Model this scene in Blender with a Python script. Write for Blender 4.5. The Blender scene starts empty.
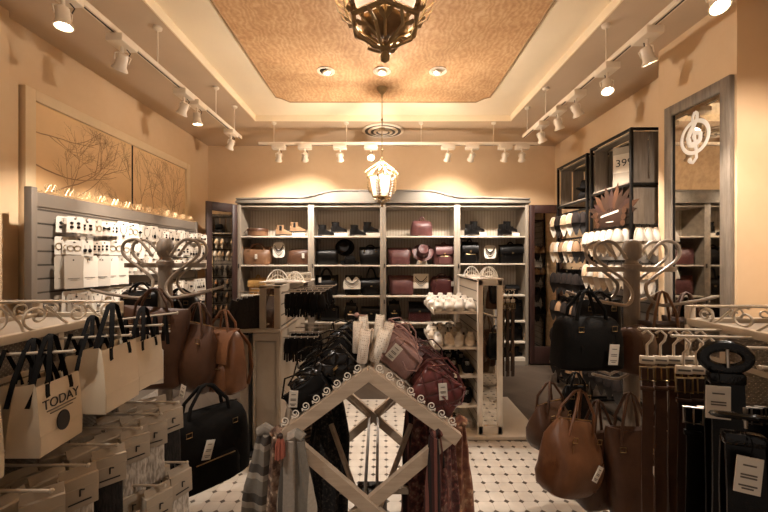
import bpy, bmesh, math, random
from mathutils import Vector, Matrix, Euler, noise
random.seed(7)
PI = math.pi
scene = bpy.context.scene
COL = scene.collection

# ------------------------------------------------------------ camera / world / exposure
cam_data = bpy.data.cameras.new('camera')
cam = bpy.data.objects.new('camera', cam_data)
COL.objects.link(cam)
cam.location = (0, 0, 1.55)
cam.rotation_euler = (PI/2, 0, 0)
cam_data.sensor_width = 36
cam_data.lens = 36*360/768
cam_data.shift_x = 1/768
cam_data.shift_y = 3/768
cam_data.clip_start = 0.05
scene.camera = cam

world = bpy.data.worlds.new('world')
scene.world = world
world.use_nodes = True
world.node_tree.nodes['Background'].inputs[0].default_value = (1.0, 0.82, 0.68, 1)
world.node_tree.nodes['Background'].inputs[1].default_value = 0.34
vs = scene.view_settings
vs.view_transform = 'Standard'; vs.look = 'None'; vs.gamma = 1.0; vs.use_curve_mapping = False
vs.exposure = 0.22
LC = (1.0, 0.88, 0.77)          # lamp colour
SPOT_W = 125.0                   # watts of one track spot
LANTERN_W = 100.0
DOWN_W = 90.0

FL, CX, CY, EH = 360.0, 383.0, 259.0, 1.55
def W(px, py, Y):
    return Vector(((px-CX)*Y/FL, Y, EH-(py-CY)*Y/FL))

# ------------------------------------------------------------ materials
def srgb(h):
    v = []
    for i in (0, 2, 4):
        c = int(h[i:i+2], 16)/255
        v.append(c/12.92 if c <= .04045 else ((c+.055)/1.055)**2.4)
    return (*v, 1)

class NT:
    def __init__(s, name):
        s.m = bpy.data.materials.new(name); s.m.use_nodes = True
        s.t = s.m.node_tree; s.b = s.t.nodes['Principled BSDF']
        s.o = s.t.nodes['Material Output']
    def n(s, typ, **kw):
        nd = s.t.nodes.new(typ)
        for k, v in kw.items(): setattr(nd, k, v)
        return nd
    def l(s, a, b): s.t.links.new(a, b)
    def coord(s, kind='Object', scale=(1,1,1), loc=(0,0,0), rot=(0,0,0)):
        c = s.n('ShaderNodeTexCoord'); mp = s.n('ShaderNodeMapping')
        mp.inputs['Scale'].default_value = scale; mp.inputs['Location'].default_value = loc
        mp.inputs['Rotation'].default_value = rot
        s.l(c.outputs[kind], mp.inputs[0]); return mp.outputs[0]
    def math(s, op, a, b=0.0, c=None):
        nd = s.n('ShaderNodeMath', operation=op)
        for i, v in enumerate((a, b) if c is None else (a, b, c)):
            if isinstance(v, (int, float)): nd.inputs[i].default_value = v
            else: s.l(v, nd.inputs[i])
        return nd.outputs[0]
    def mix(s, f, a, b):
        nd = s.n('ShaderNodeMix', data_type='RGBA')
        if isinstance(f, (int, float)): nd.inputs[0].default_value = f
        else: s.l(f, nd.inputs[0])
        for i, v in ((6, a), (7, b)):
            if isinstance(v, tuple): nd.inputs[i].default_value = v
            else: s.l(v, nd.inputs[i])
        return nd.outputs[2]
    def noise(s, vec, scale, detail=3, rough=.5):
        nd = s.n('ShaderNodeTexNoise'); nd.inputs['Scale'].default_value = scale
        nd.inputs['Detail'].default_value = detail; nd.inputs['Roughness'].default_value = rough
        if vec is not None: s.l(vec, nd.inputs['Vector'])
        return nd.outputs['Fac']
    def ramp(s, f, stops):
        nd = s.n('ShaderNodeValToRGB'); e = nd.color_ramp.elements
        e[0].position, e[0].color = stops[0]; e[1].position, e[1].color = stops[-1]
        for p, c in stops[1:-1]:
            x = e.new(p); x.color = c
        s.l(f, nd.inputs[0]); return nd.outputs[0]
    def bump(s, h, strength=.3, dist=.01):
        nd = s.n('ShaderNodeBump'); nd.inputs['Strength'].default_value = strength
        nd.inputs['Distance'].default_value = dist
        s.l(h, nd.inputs['Height']); s.l(nd.outputs[0], s.b.inputs['Normal'])
    def base(s, c):
        if isinstance(c, tuple): s.b.inputs['Base Color'].default_value = c
        else: s.l(c, s.b.inputs['Base Color'])
    def rough(s, r, metal=0, spec=.5):
        s.b.inputs['Roughness'].default_value = r; s.b.inputs['Metallic'].default_value = metal
        s.b.inputs['Specular IOR Level'].default_value = spec

def shade(c, k): return (min(c[0]*k,1), min(c[1]*k,1), min(c[2]*k,1), 1)

def paint(name, hexc, rough=.6, var=.08, scale=6, bump=.1, bscale=120, metal=0, spec=.5):
    t = NT(name); c = srgb(hexc); v = t.coord()
    n = t.noise(v, scale, 4, .6)
    t.base(t.ramp(n, [(.3, shade(c, 1-var)), (.7, shade(c, 1+var))]))
    t.rough(rough, metal, spec)
    if bump: t.bump(t.noise(v, bscale, 2), bump, .002)
    return t.m

def leather(name, hexc, rough=.42, var=.25, spec=.3):
    t = NT(name); c = srgb(hexc); v = t.coord()
    n = t.noise(v, 9, 5, .6)
    t.base(t.ramp(n, [(.28, shade(c, 1-var)), (.55, c), (.8, shade(c, 1+var*1.3))]))
    vo = t.n('ShaderNodeTexVoronoi'); vo.inputs['Scale'].default_value = 260; t.l(v, vo.inputs['Vector'])
    h = t.math('ADD', t.math('MULTIPLY', vo.outputs['Distance'], .3), t.noise(v, 25, 3))
    t.rough(rough, 0, spec); t.bump(h, .35, .004)
    return t.m

def quilted(name, hexc, rough=.35, s=55):
    t = NT(name); c = srgb(hexc); v = t.coord(rot=(0, PI/4, 0))
    sx = t.n('ShaderNodeSeparateXYZ'); t.l(v, sx.inputs[0])
    a = t.math('ABSOLUTE', t.math('SINE', t.math('MULTIPLY', sx.outputs[0], s)))
    b = t.math('ABSOLUTE', t.math('SINE', t.math('MULTIPLY', sx.outputs[2], s)))
    h = t.math('POWER', t.math('MINIMUM', a, b), .5)
    t.base(t.mix(h, shade(c, .45), shade(c, 1.15))); t.rough(rough); t.bump(h, .8, .006)
    return t.m

def lace(name, hexc, hole='6b5a4a', s=110):
    t = NT(name); c = srgb(hexc); v = t.coord()
    vo = t.n('ShaderNodeTexVoronoi'); vo.inputs['Scale'].default_value = s; vo.inputs['Randomness'].default_value = .15
    t.l(v, vo.inputs['Vector'])
    f = t.math('GREATER_THAN', vo.outputs['Distance'], .3)
    t.base(t.mix(f, srgb(hole), c)); t.rough(.7); t.bump(f, .5, .003)
    return t.m

def stripes(name, cols, axis='X', period=.05, rough=.9, duty=None, weave=True):
    t = NT(name); v = t.coord(); sx = t.n('ShaderNodeSeparateXYZ'); t.l(v, sx.inputs[0])
    f = t.math('FRACT', t.math('DIVIDE', sx.outputs['XYZ'.index(axis)], period))
    k = len(cols); nd = t.n('ShaderNodeValToRGB'); nd.color_ramp.interpolation = 'CONSTANT'
    e = nd.color_ramp.elements; e[0].position = 0; e[0].color = srgb(cols[0])
    e[1].position = (duty[0] if duty else 1/k); e[1].color = srgb(cols[1])
    acc = duty[0] if duty else 1/k
    for i in range(2, k):
        acc += duty[i-1] if duty else 1/k
        x = e.new(acc); x.color = srgb(cols[i])
    t.l(f, nd.inputs[0])
    n = t.noise(v, 90, 3)
    t.base(t.mix(t.math('MULTIPLY', n, .35), nd.outputs[0], srgb('1c1714')))
    t.rough(rough); t.bump(n, .4, .003)
    return t.m

def printed(name, a, b, c, s=40, rough=.9):
    t = NT(name); v = t.coord()
    vo = t.n('ShaderNodeTexVoronoi'); vo.inputs['Scale'].default_value = s; t.l(v, vo.inputs['Vector'])
    n = t.noise(v, s*.6, 3)
    col = t.ramp(n, [(.38, srgb(a)), (.5, srgb(b)), (.62, srgb(c))])
    f = t.math('GREATER_THAN', vo.outputs['Distance'], .38)
    t.base(t.mix(t.math('MULTIPLY', f, .6), col, srgb(a))); t.rough(rough); t.bump(n, .3, .003)
    return t.m

def wood(name, hexc, hex2, axis='X', scale=7, rough=.5):
    t = NT(name)
    sc = {'X': (.6, 7, 7), 'Y': (7, .6, 7), 'Z': (7, 7, .6)}[axis]
    v = t.coord(scale=sc)
    n = t.noise(v, scale, 6, .65)
    t.base(t.ramp(n, [(.3, srgb(hexc)), (.7, srgb(hex2))])); t.rough(rough); t.bump(n, .25, .003)
    return t.m

def metal(name, hexc, rough=.3, m=1.0):
    t = NT(name); v = t.coord(); n = t.noise(v, 30, 3)
    c = srgb(hexc); t.base(t.ramp(n, [(.3, shade(c, .8)), (.7, shade(c, 1.1))])); t.rough(rough, m)
    return t.m

def emit(name, col, strength):
    t = NT(name); t.base((0.8,0.8,0.8,1)); t.b.inputs['Emission Color'].default_value = (*col, 1)
    t.b.inputs['Emission Strength'].default_value = strength
    return t.m

def plaster_m():
    t = NT('warm_plaster'); v = t.coord(); n = t.noise(v, 1.3, 6, .6); n2 = t.noise(v, 14, 4)
    a = t.ramp(n, [(.3, srgb('d3b48e')), (.7, srgb('dcc09b'))])
    t.base(t.mix(t.math('MULTIPLY', n2, .18), a, srgb('c29c72'))); t.rough(.8, 0, .25); t.bump(n2, .12, .01)
    return t.m
def damask_m():
    t = NT('orange_damask_paper'); v = t.coord(); n = t.noise(v, 22, 5, .75)
    vo = t.n('ShaderNodeTexVoronoi'); vo.inputs['Scale'].default_value = 9; t.l(v, vo.inputs['Vector'])
    w = t.n('ShaderNodeTexWave'); w.inputs['Scale'].default_value = 7; w.inputs['Distortion'].default_value = 14; w.inputs['Detail'].default_value = 3
    t.l(v, w.inputs['Vector'])
    n3 = t.noise(v, 5, 5, .7)
    f = t.math('ADD', t.math('MULTIPLY', n, .55), t.math('ADD', t.math('MULTIPLY', w.outputs['Fac'], .12), t.math('MULTIPLY', n3, .33)))
    t.base(t.ramp(f, [(.36, srgb('b5875c')), (.5, srgb('c79b6c')), (.64, srgb('d6b085'))])); t.rough(.6, 0, .3); t.bump(f, .25, .01)
    return t.m
def tile_m():
    t = NT('octagon_tile'); p = .0956
    c = t.n('ShaderNodeTexCoord'); sx = t.n('ShaderNodeSeparateXYZ'); t.l(c.outputs['Object'], sx.inputs[0])
    def fold(o, ph): return t.math('ABSOLUTE', t.math('SUBTRACT', t.math('FRACT', t.math('ADD', t.math('DIVIDE', t.math('SUBTRACT', o, ph), p), 20.5)), .5))
    fx = fold(sx.outputs[0], .599); fy = fold(sx.outputs[1], 2.303)
    s = t.math('ADD', fx, fy)
    dot = t.math('LESS_THAN', s, .185)
    g1 = t.math('LESS_THAN', t.math('MINIMUM', fx, fy), .011)
    g2 = t.math('LESS_THAN', t.math('ABSOLUTE', t.math('SUBTRACT', s, .20)), .014)
    g = t.math('MAXIMUM', g1, g2)
    n = t.noise(c.outputs['Object'], 8, 4)
    ti = t.ramp(n, [(.3, srgb('b5ab9e')), (.7, srgb('c9c0b3'))])
    col = t.mix(g, ti, srgb('968a7c')); col = t.mix(dot, col, srgb('4d4238'))
    t.base(col); t.rough(.3); t.bump(t.math('SUBTRACT', 1.0, t.math('MULTIPLY', g, t.math('SUBTRACT', 1.0, dot))), .3, .003)
    return t.m
def plank_m():
    t = NT('grey_plank_floor'); v = t.coord(rot=(0,0,.9)); br = t.n('ShaderNodeTexBrick')
    br.inputs['Scale'].default_value = 1; br.inputs['Brick Width'].default_value = .9; br.inputs['Row Height'].default_value = .12
    br.inputs['Mortar Size'].default_value = .002
    br.inputs['Color1'].default_value = srgb('4c4238'); br.inputs['Color2'].default_value = srgb('5e5247'); br.inputs['Mortar'].default_value = srgb('352c25')
    t.l(v, br.inputs['Vector']); v2 = t.coord(scale=(1,9,1), rot=(0,0,.9)); n = t.noise(v2, 5, 5)
    t.base(t.mix(t.math('MULTIPLY', n, .5), br.outputs['Color'], srgb('4a3f35'))); t.rough(.38); return t.m
def bead_m():
    t = NT('cream_beadboard'); c = t.n('ShaderNodeTexCoord'); sx = t.n('ShaderNodeSeparateXYZ'); t.l(c.outputs['Object'], sx.inputs[0])
    f = t.math('ABSOLUTE', t.math('SUBTRACT', t.math('FRACT', t.math('DIVIDE', sx.outputs[0], .045)), .5))
    g = t.math('LESS_THAN', f, .07)
    t.base(t.mix(g, srgb('a89c8b'), srgb('766b5e'))); t.rough(.55); t.bump(t.math('SUBTRACT', 1.0, g), .5, .004); return t.m
def slat_m(name, axis, hexc, step):
    t = NT(name); c = t.n('ShaderNodeTexCoord'); sx = t.n('ShaderNodeSeparateXYZ'); t.l(c.outputs['Object'], sx.inputs[0])
    f = t.math('FRACT', t.math('DIVIDE', sx.outputs[axis], step)); g = t.math('LESS_THAN', f, .12)
    t.base(t.mix(g, srgb(hexc), srgb('3a332c'))); t.rough(.5); t.bump(t.math('SUBTRACT', 1.0, g), .8, .01); return t.m
def mesh_m(name, hexc, axis=1, step=.014, wire=.16):
    t = NT(name); c = t.n('ShaderNodeTexCoord'); sx = t.n('ShaderNodeSeparateXYZ'); t.l(c.outputs['Object'], sx.inputs[0])
    a = sx.outputs[axis]; b = sx.outputs[2]
    def ln(o): return t.math('LESS_THAN', t.math('ABSOLUTE', t.math('SUBTRACT', t.math('FRACT', t.math('DIVIDE', o, step)), .5)), wire)
    f = t.math('MAXIMUM', ln(t.math('ADD', a, b)), ln(t.math('SUBTRACT', a, b)))
    t.l(f, t.b.inputs['Alpha']); t.base(srgb(hexc)); t.rough(.5); return t.m
def glass_m(name, col=(1,1,1,1), rough=.02, ior=1.45):
    t = NT(name); t.base(col); t.b.inputs['Transmission Weight'].default_value = 1; t.rough(rough); t.b.inputs['IOR'].default_value = ior; return t.m
def knit_m(name, a, b):
    t = NT(name); v = t.coord(scale=(1,1,.25)); n = t.noise(v, 150, 3)
    t.base(t.ramp(n, [(.35, srgb(a)), (.65, srgb(b))])); t.rough(.95); t.bump(n, .8, .004); return t.m

M = dict(
 wall=plaster_m(), ceil_out=paint('dimmed_tan_ceiling', 'c6ae91', .85, .04, 2, .05), band=paint('brightened_cream_ceiling', 'f0dcba', .8, .03, 2, .03),  # outer ceiling darkened, tray band lightened: their difference in light is in the colour
 damask=damask_m(), tile=tile_m(), plank=plank_m(), mould=paint('gilded_moulding', '9d7c53', .5),
 cab=paint('cream_cabinet_paint', '84796b', .5, .05, 5, .06), cabshelf=paint('white_shelf_paint', 'cabfae', .45, .03), bead=bead_m(),
 whitep=paint('white_fixture_paint', 'd8cfc2', .4, .04), greige=paint('greige_fixture_paint', '978a79', .45, .06), frame=paint('cream_frame_paint', 'd9bf98', .6, .04),
 dwood=wood('dark_mahogany', '24130f', '3a211b', 'Z'), greywood=wood('weathered_grey_wood', '655b4f', '8a7d6e', 'Z'), greywoodx=wood('weathered_grey_board', '655b4f', '8a7d6e', 'Y'),
 crown=paint('greige_crown_paint', '6f675b', .6, .05, 5, .05), tanwood=wood('greige_wood', 'a08d78', 'bfab95', 'X', 5, .5), postw=wood('limed_post_wood', '6c6053', '85786a', 'Z', 6),
 blackm=metal('black_iron', '1a1715', .4, .6), steel=metal('brushed_steel', 'b5aca0', .28), sframe=paint('grey_slat_frame', '6f655a', .5, .05), palel=paint('ivory_rail_lacquer', 'bdb09d', .4, .05, 20, 0, 120, .2), pale=paint('pale_metal_lacquer', '94887a', .35, .06, 20, 0, 120, .3),
 gold=metal('antique_gold', 'a58a60', .4, .35), goldl=paint('pale_gold_lacquer', 'bd9f74', .35, .1, 30, 0, 120, .3), bronze=paint('antique_bronze', '8a6d4c', .4, .3, 25, .2, 60, .4),
 mirror=metal('mirror_glass', 'ccc4b8', .02), glass=glass_m('lantern_glass', (1,.95,.88,1), .45, 1.06),
 acrylic=glass_m('clear_acrylic', (1,1,1,1), .02, 1.12),
 lampw=paint('white_lamp_enamel', 'e0d0b8', .35, .02), bulb=emit('lamp_glow', (1,.86,.66), 40), bulbs=emit('lantern_bulb_glow', (1,.82,.58), 30), chrome=metal('lamp_reflector', 'd8cdb9', .12),
 tan=leather('tan_leather', '70513a'), brown=leather('cognac_leather', '4a3122'), dbrown=leather('chestnut_leather', '33231a'), caramel=leather('caramel_leather', '67432b', .36),
 mustard=leather('mustard_leather', '94703f'), black=leather('black_leather', '0b0908', .34, .25, .2), blackf=paint('black_canvas', '0f0d0b', .85, .2, 30, .4, 200, 0, .12), patent=leather('patent_black', '0c0a09', .15),
 maroon=leather('burgundy_leather', '553432', .4), dmaroon=leather('wine_leather', '422221', .3), rose=leather('dusty_rose_leather', '9a776e', .45), mq=quilted('quilted_burgundy', '5d2c2a'), bq=quilted('quilted_black', '0e0b0a', .22),
 lace=lace('cream_lace', 'cfc5b6', '9a8b7b'), lace2=lace('perforated_ivory', 'c2b5a5', '8f7f70', 120), tanf=paint('sand_suede', '7d5f42', .8, .1, 20, .2), suede=paint('black_suede', '100d0b', .8, .2, 20, .3, 120, 0, .12), boxp=paint('kraft_white_box', '9c8f7d', .75, .06, 8, .1, 30),
 shoew=paint('white_shoe_leather', 'b8afa2', .45, .04), sole=paint('rubber_sole', 'cfc4b4', .6), soled=paint('dark_rubber_sole', '1d1815', .6), cream=paint('cream_fleece', 'bfae97', .95, .12, 40, .6, 80),
 beige=paint('beige_fleece', 'a88e70', .95, .15, 40, .6, 80), darkfl=paint('dark_fleece', '221c19', .95, .2, 40, .5, 80, 0, .1),
 card=paint('white_card', 'dcd4c6', .7, .03), card2=paint('grey_card', 'b5a999', .7, .05), cardd=paint('aged_card', 'cdbfab', .75, .05), paper=paint('cream_paper', 'cdbda4', .7, .04, 8, .15, 30), ink=paint('black_ink', '1a1613', .6, .05), grey_ink=paint('grey_ink', '5f564c', .6),
 ribbon=paint('black_grosgrain', '0e0c0b', .7, .2, 60, .1, 120, 0, .15), clear=glass_m('clear_plastic', (1,1,1,1), .15, 1.1), red=paint('coral_beads', '9e5a48', .5), white=paint('white_enamel', 'f0ece4', .3, .01, 5, 0),
 knit=knit_m('grey_marl_knit', '8f8477', 'c9bfb1'), knitb=knit_m('black_knit', '0f0d0c', '231e1b'), slat=slat_m('grey_slatwall', 2, '7a7065', .1), slatw=slat_m('cream_slatwall', 2, 'a89b89', .09),
 mesh=mesh_m('woven_wire_mesh', '6e6356'), pearl=paint('pearl', 'efe6d8', .2, .02), mural=paint('printed_glass_mural', 'e3bd8c', .45, .05, 3, 0), branchp=paint('printed_branch_brown', 'a98260', .6, .25, 9, 0),
 brass=metal('brass_buckle', 'b59a6c', .3),
)
fabs = [stripes('grey_band_scarf', ['7d766b','b5a999','565048','a0968a'], 'X', .16, .95, [.35,.2,.15]), stripes('plaid_scarf', ['7c756b','a59c8e','4d4741'], 'Z', .12, .95, [.5,.2]),
        printed('floral_scarf', '4a352c','9a7c66','c9b29a', 45), printed('rust_scarf', '63382a','8f6044','b08c6a', 34), printed('wine_scarf', '3c1f1b','6f3832','947060', 60),
        stripes('ethnic_scarf', ['6e5644','3a2c24','9a7c60','4c3a2e'], 'Z', .04, .95), printed('beaded_black_scarf', '0f0d0c','1b1715','4d443c', 110), stripes('sand_scarf', ['a99a86','8c7d6b','b8a995'], 'X', .07, .95), stripes('wine_stripe_scarf', ['3c1c19','7a4a40','201412'], 'X', .03,.95)]

# ------------------------------------------------------------ mesh builder
class MB:
    def __init__(s): s.v = []; s.f = []
    def add(s, vs_, fs, mat=None):
        k = len(s.v)
        for p in vs_:
            p = Vector(p)
            if mat is not None: p = mat @ p
            s.v.append(p)
        for f in fs: s.f.append([i+k for i in f])
        return s
    def box(s, x0, x1, y0, y1, z0, z1, mat=None, b=0):
        if b:
            bm = bmesh.new(); bmesh.ops.create_cube(bm, size=1)
            for v in bm.verts:
                v.co = Vector(((x0+x1)/2+v.co.x*(x1-x0), (y0+y1)/2+v.co.y*(y1-y0), (z0+z1)/2+v.co.z*(z1-z0)))
            b = min(b, abs(x1-x0)*.45, abs(y1-y0)*.45, abs(z1-z0)*.45)
            bmesh.ops.bevel(bm, geom=bm.edges[:], offset=b, segments=2, affect='EDGES', profile=.5)
            bm.verts.index_update()
            r = s.add([v.co.copy() for v in bm.verts], [[v.index for v in f.verts] for f in bm.faces], mat); bm.free(); return r
        return s.add([(x0,y0,z0),(x1,y0,z0),(x1,y1,z0),(x0,y1,z0),(x0,y0,z1),(x1,y0,z1),(x1,y1,z1),(x0,y1,z1)],
                     [(0,3,2,1),(4,5,6,7),(0,1,5,4),(1,2,6,5),(2,3,7,6),(3,0,4,7)], mat)
    def loft(s, rings, cap=True, mat=None, closed=True):
        n = len(rings[0]); vs_ = [p for r in rings for p in r]; fs = []
        for i in range(len(rings)-1):
            for j in range(n if closed else n-1):
                k = (j+1) % n
                fs.append((i*n+j, i*n+k, (i+1)*n+k, (i+1)*n+j))
        if cap:
            fs.append(tuple(reversed(range(n)))); fs.append(tuple(range((len(rings)-1)*n, len(rings)*n)))
        return s.add(vs_, fs, mat)
    def tube(s, pts, r, n=8, mat=None, taper=None, closed=False):
        pts = [Vector(p) for p in pts]; rings = []; up = None; m = len(pts)
        for i, p in enumerate(pts):
            a = pts[(i-1) % m] if (i or closed) else p; b = pts[(i+1) % m] if (i < m-1 or closed) else p
            t = (b-a)
            if t.length < 1e-9: t = Vector((0,0,1))
            t.normalize()
            if up is None:
                up = Vector((0,0,1)) if abs(t.z) < .9 else Vector((1,0,0))
            x = t.cross(up)
            if x.length < 1e-6: x = t.orthogonal()
            x.normalize(); y = x.cross(t).normalized(); up = y
            rr = r*(taper(i/(m-1)) if taper else 1)
            rings.append([p + x*math.cos(2*PI*k/n)*rr + y*math.sin(2*PI*k/n)*rr for k in range(n)])
        if closed: rings.append(rings[0]); return s.loft(rings, False, mat)
        return s.loft(rings, True, mat)
    def bar(s, a, b, w, h, up=(0,0,1), mat=None):
        a = Vector(a); b = Vector(b); t = (b-a).normalized(); up = Vector(up); x = t.cross(up)
        if x.length < 1e-5: x = t.cross(Vector((0,1,0)))
        x.normalize(); y = x.cross(t).normalized(); c = [(-1,-1),(1,-1),(1,1),(-1,1)]
        return s.loft([[p + x*i*w/2 + y*j*h/2 for i, j in c] for p in (a, b)], True, mat)
    def ribbon(s, pts, wd, w, t, mat=None):
        pts = [Vector(p) for p in pts]; rings = []; wd0 = Vector(wd).normalized(); m = len(pts)
        for i, p in enumerate(pts):
            tg = (pts[min(i+1, m-1)] - pts[max(i-1, 0)]).normalized()
            nn = tg.cross(wd0)
            if nn.length < 1e-5: nn = tg.orthogonal()
            nn.normalize(); x = nn.cross(tg).normalized()
            rings.append([p + x*w/2 + nn*t/2, p - x*w/2 + nn*t/2, p - x*w/2 - nn*t/2, p + x*w/2 - nn*t/2])
        return s.loft(rings, True, mat)
    def lathe(s, prof, n=20, mat=None, c=(0,0,0)):
        cx, cy, cz = c
        return s.loft([[(cx+r*math.cos(2*PI*k/n), cy+r*math.sin(2*PI*k/n), cz+z) for k in range(n)] for r, z in prof], True, mat)
    def prism(s, poly, z0, z1, mat=None):      # poly in xy
        n = len(poly)
        return s.add([(x,y,z0) for x,y in poly]+[(x,y,z1) for x,y in poly],
            [tuple(reversed(range(n))), tuple(range(n,2*n))]+[(i,(i+1)%n,n+(i+1)%n,n+i) for i in range(n)], mat)
    def prismy(s, poly, y0, y1, mat=None):     # poly in xz, extruded along y
        n = len(poly)
        return s.add([(x,y0,z) for x,z in poly]+[(x,y1,z) for x,z in poly],
            [tuple(range(n)), tuple(reversed(range(n,2*n)))]+[(i,n+i,n+(i+1)%n,(i+1)%n) for i in range(n)], mat)
    def ball(s, c, r, n=12, sz=1, mat=None):
        return s.lathe([(max(r*math.sin(PI*i/8), 1e-4), -r*sz*math.cos(PI*i/8)) for i in range(9)], n, mat, c)
    def wrinkle(s, amp, freq=6, seed=0, skip=0):
        o = Vector((seed*3.1, seed*1.7, seed*.9))
        for i in range(skip, len(s.v)):
            p = s.v[i]; s.v[i] = p + noise.noise_vector(p*freq+o)*amp
        return s
    def mesh(s, name, smooth=True):
        me = bpy.data.meshes.new(name); me.from_pydata([tuple(p) for p in s.v], [], s.f)
        bm = bmesh.new(); bm.from_mesh(me)
        bmesh.ops.recalc_face_normals(bm, faces=bm.faces[:]); bm.to_mesh(me); bm.free()
        if smooth:
            for p in me.polygons: p.use_smooth = True
            me.set_sharp_from_angle(angle=math.radians(38))
        me.update(); return me

def part(name, mb, mat, parent=None, label=None, smooth=True, kind=None):
    me = mb.mesh(name, smooth); me.materials.append(M[mat] if isinstance(mat, str) else mat)
    o = bpy.data.objects.new(name, me); COL.objects.link(o); o.parent = parent
    if label: o['label'] = label
    if kind: o['kind'] = kind
    return o
def tag(o, label, cat, group=None):
    o['label'] = label; o['category'] = cat
    if group: o['group'] = group
    return o
def thing(name, label, cat, loc=(0,0,0), rz=0, group=None, rot=None):
    o = bpy.data.objects.new(name, None); o.empty_display_size = .05; COL.objects.link(o)
    o.location = loc; o.rotation_euler = rot if rot else (0,0,rz)
    return tag(o, label, cat, group)
def struct(name, mb, mat, parent=None, smooth=False):
    o = part(name, mb, mat, parent, smooth=smooth)
    if parent is None: o['kind'] = 'structure'
    return o
def kids(o): return [c for c in list(COL.objects) if c.parent == o]
KC = {}
def dup(root, loc, rot=(0,0,0), label=None, group=None, scale=None, kidmap=None):
    if root.name not in KC: KC[root.name] = [(c, kids(c)) for c in kids(root)]
    r = root.copy(); COL.objects.link(r); r.location = loc; r.rotation_euler = rot
    if label: r['label'] = label
    if group: r['group'] = group
    if scale: r.scale = scale
    for ch, gs in KC[root.name]:
        c = ch.copy(); COL.objects.link(c); c.parent = r
        for g in gs:
            d = g.copy(); COL.objects.link(d); d.parent = c
    return r
class Stock:
    """first placement moves the prototype itself, later ones copy it"""
    def __init__(s, maker): s.maker = maker; s.root = None
    def put(s, loc, rot=(0,0,0), label=None, group=None, scale=None):
        if s.root is None:
            s.root = s.maker(); KC[s.root.name] = [(c, kids(c)) for c in kids(s.root)]
            r = s.root; r.location = loc; r.rotation_euler = rot
            if label: r['label'] = label
            if group: r['group'] = group
            if scale: r.scale = scale
            return r
        return dup(s.root, loc, rot, label, group, scale)

def sring(cx, cy, z, a, b, e=3, n=24):
    out = []
    for k in range(n):
        t = 2*PI*k/n; c, s_ = math.cos(t), math.sin(t)
        out.append((cx + a*math.copysign(abs(c)**(2/e), c), cy + b*math.copysign(abs(s_)**(2/e), s_), z))
    return out
def body(mb, w, d, h, prof, e=3.5, n=24, seed=1, amp=.006, z0=0, cy=0, cx=0):
    k = len(mb.v)
    pr = []
    for i in range(len(prof)-1):
        a, b = prof[i], prof[i+1]; m = max(1, int((b[0]-a[0])/.12))
        for j in range(m): pr.append(tuple(a[q]+(b[q]-a[q])*j/m for q in range(3)))
    pr.append(prof[-1])
    mb.loft([sring(cx, cy, z0+t*h, w/2*sw, d/2*sd, e, n) for t, sw, sd in pr])
    mb.wrinkle(amp, 7, seed, k); return mb
def arc(a, b, hgt, n=10, p=2.0):
    a = Vector(a); b = Vector(b); out = []
    for i in range(n+1):
        t = i/n; u = a.lerp(b, t); q = 1-abs(2*t-1)**p; out.append(u+Vector((0,0,hgt*q)))
    return out
def spiral(cx, cz, r0, r1, a0, a1, n=16):
    return [(cx+(r0+(r1-r0)*i/n)*math.cos(a0+(a1-a0)*i/n), cz+(r0+(r1-r0)*i/n)*math.sin(a0+(a1-a0)*i/n)) for i in range(n+1)]

PROF = dict(
 tote=[(0,.80,.85),(.03,.86,.97),(.1,.88,1),(.5,.94,.85),(.85,.99,.45),(.97,1,.22),(1,.99,.14)],
 duffel=[(0,.80,.6),(.05,.92,.85),(.15,.98,.97),(.4,1,1),(.7,.98,.85),(.88,.92,.55),(.97,.85,.25),(1,.8,.12)],
 slouch=[(0,.72,.5),(.06,.88,.8),(.2,1,.97),(.45,1,1),(.7,.93,.7),(.88,.80,.35),(.97,.70,.18),(1,.66,.12)],
 backpack=[(0,.86,.85),(.04,.97,.97),(.3,1,1),(.6,.96,.95),(.8,.84,.8),(.92,.66,.6),(.98,.45,.4),(1,.3,.25)],
 barrel=[(0,.92,.35),(.06,.97,.62),(.2,1,.88),(.5,1,1),(.8,1,.88),(.94,.97,.6),(1,.93,.3)],
 boxy=[(0,.93,.90),(.03,.99,.98),(.1,1,1),(.6,.98,.92),(.8,.92,.8),(.92,.84,.62),(.98,.74,.4),(1,.68,.25)],
 clutch=[(0,.96,.8),(.05,1,1),(.5,1,.95),(.9,.99,.7),(1,.96,.4)])

def price_tag(parent, x, y, z, w=.035, h=.07, rx=0, rz=0, ry=0, loopm='ribbon'):
    mat = Matrix.Translation((x,y,z)) @ Euler((rx,ry,rz)).to_matrix().to_4x4()
    t = part('price_tag', MB().box(-w/2,w/2,-.0012,.0012,-h,0,mat,0), 'card', parent, 'white price tag')
    b = MB()
    for q, (u, ww) in enumerate(((.22,.5),(.48,.62),(.56,.62),(.78,.7),(.86,.45))):
        b.box(-w/2*ww, w/2*ww, -.0022, -.0013, -h*u-.002, -h*u+.001, mat)
    part('print_lines', b, 'grey_ink', t)
    part('tag_string', MB().tube([mat @ Vector((0,0,0)), mat @ Vector((.004,.002,h*.3)), mat @ Vector((0,.004,h*.5))], .0012, 5), loopm, parent)
    return t

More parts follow.
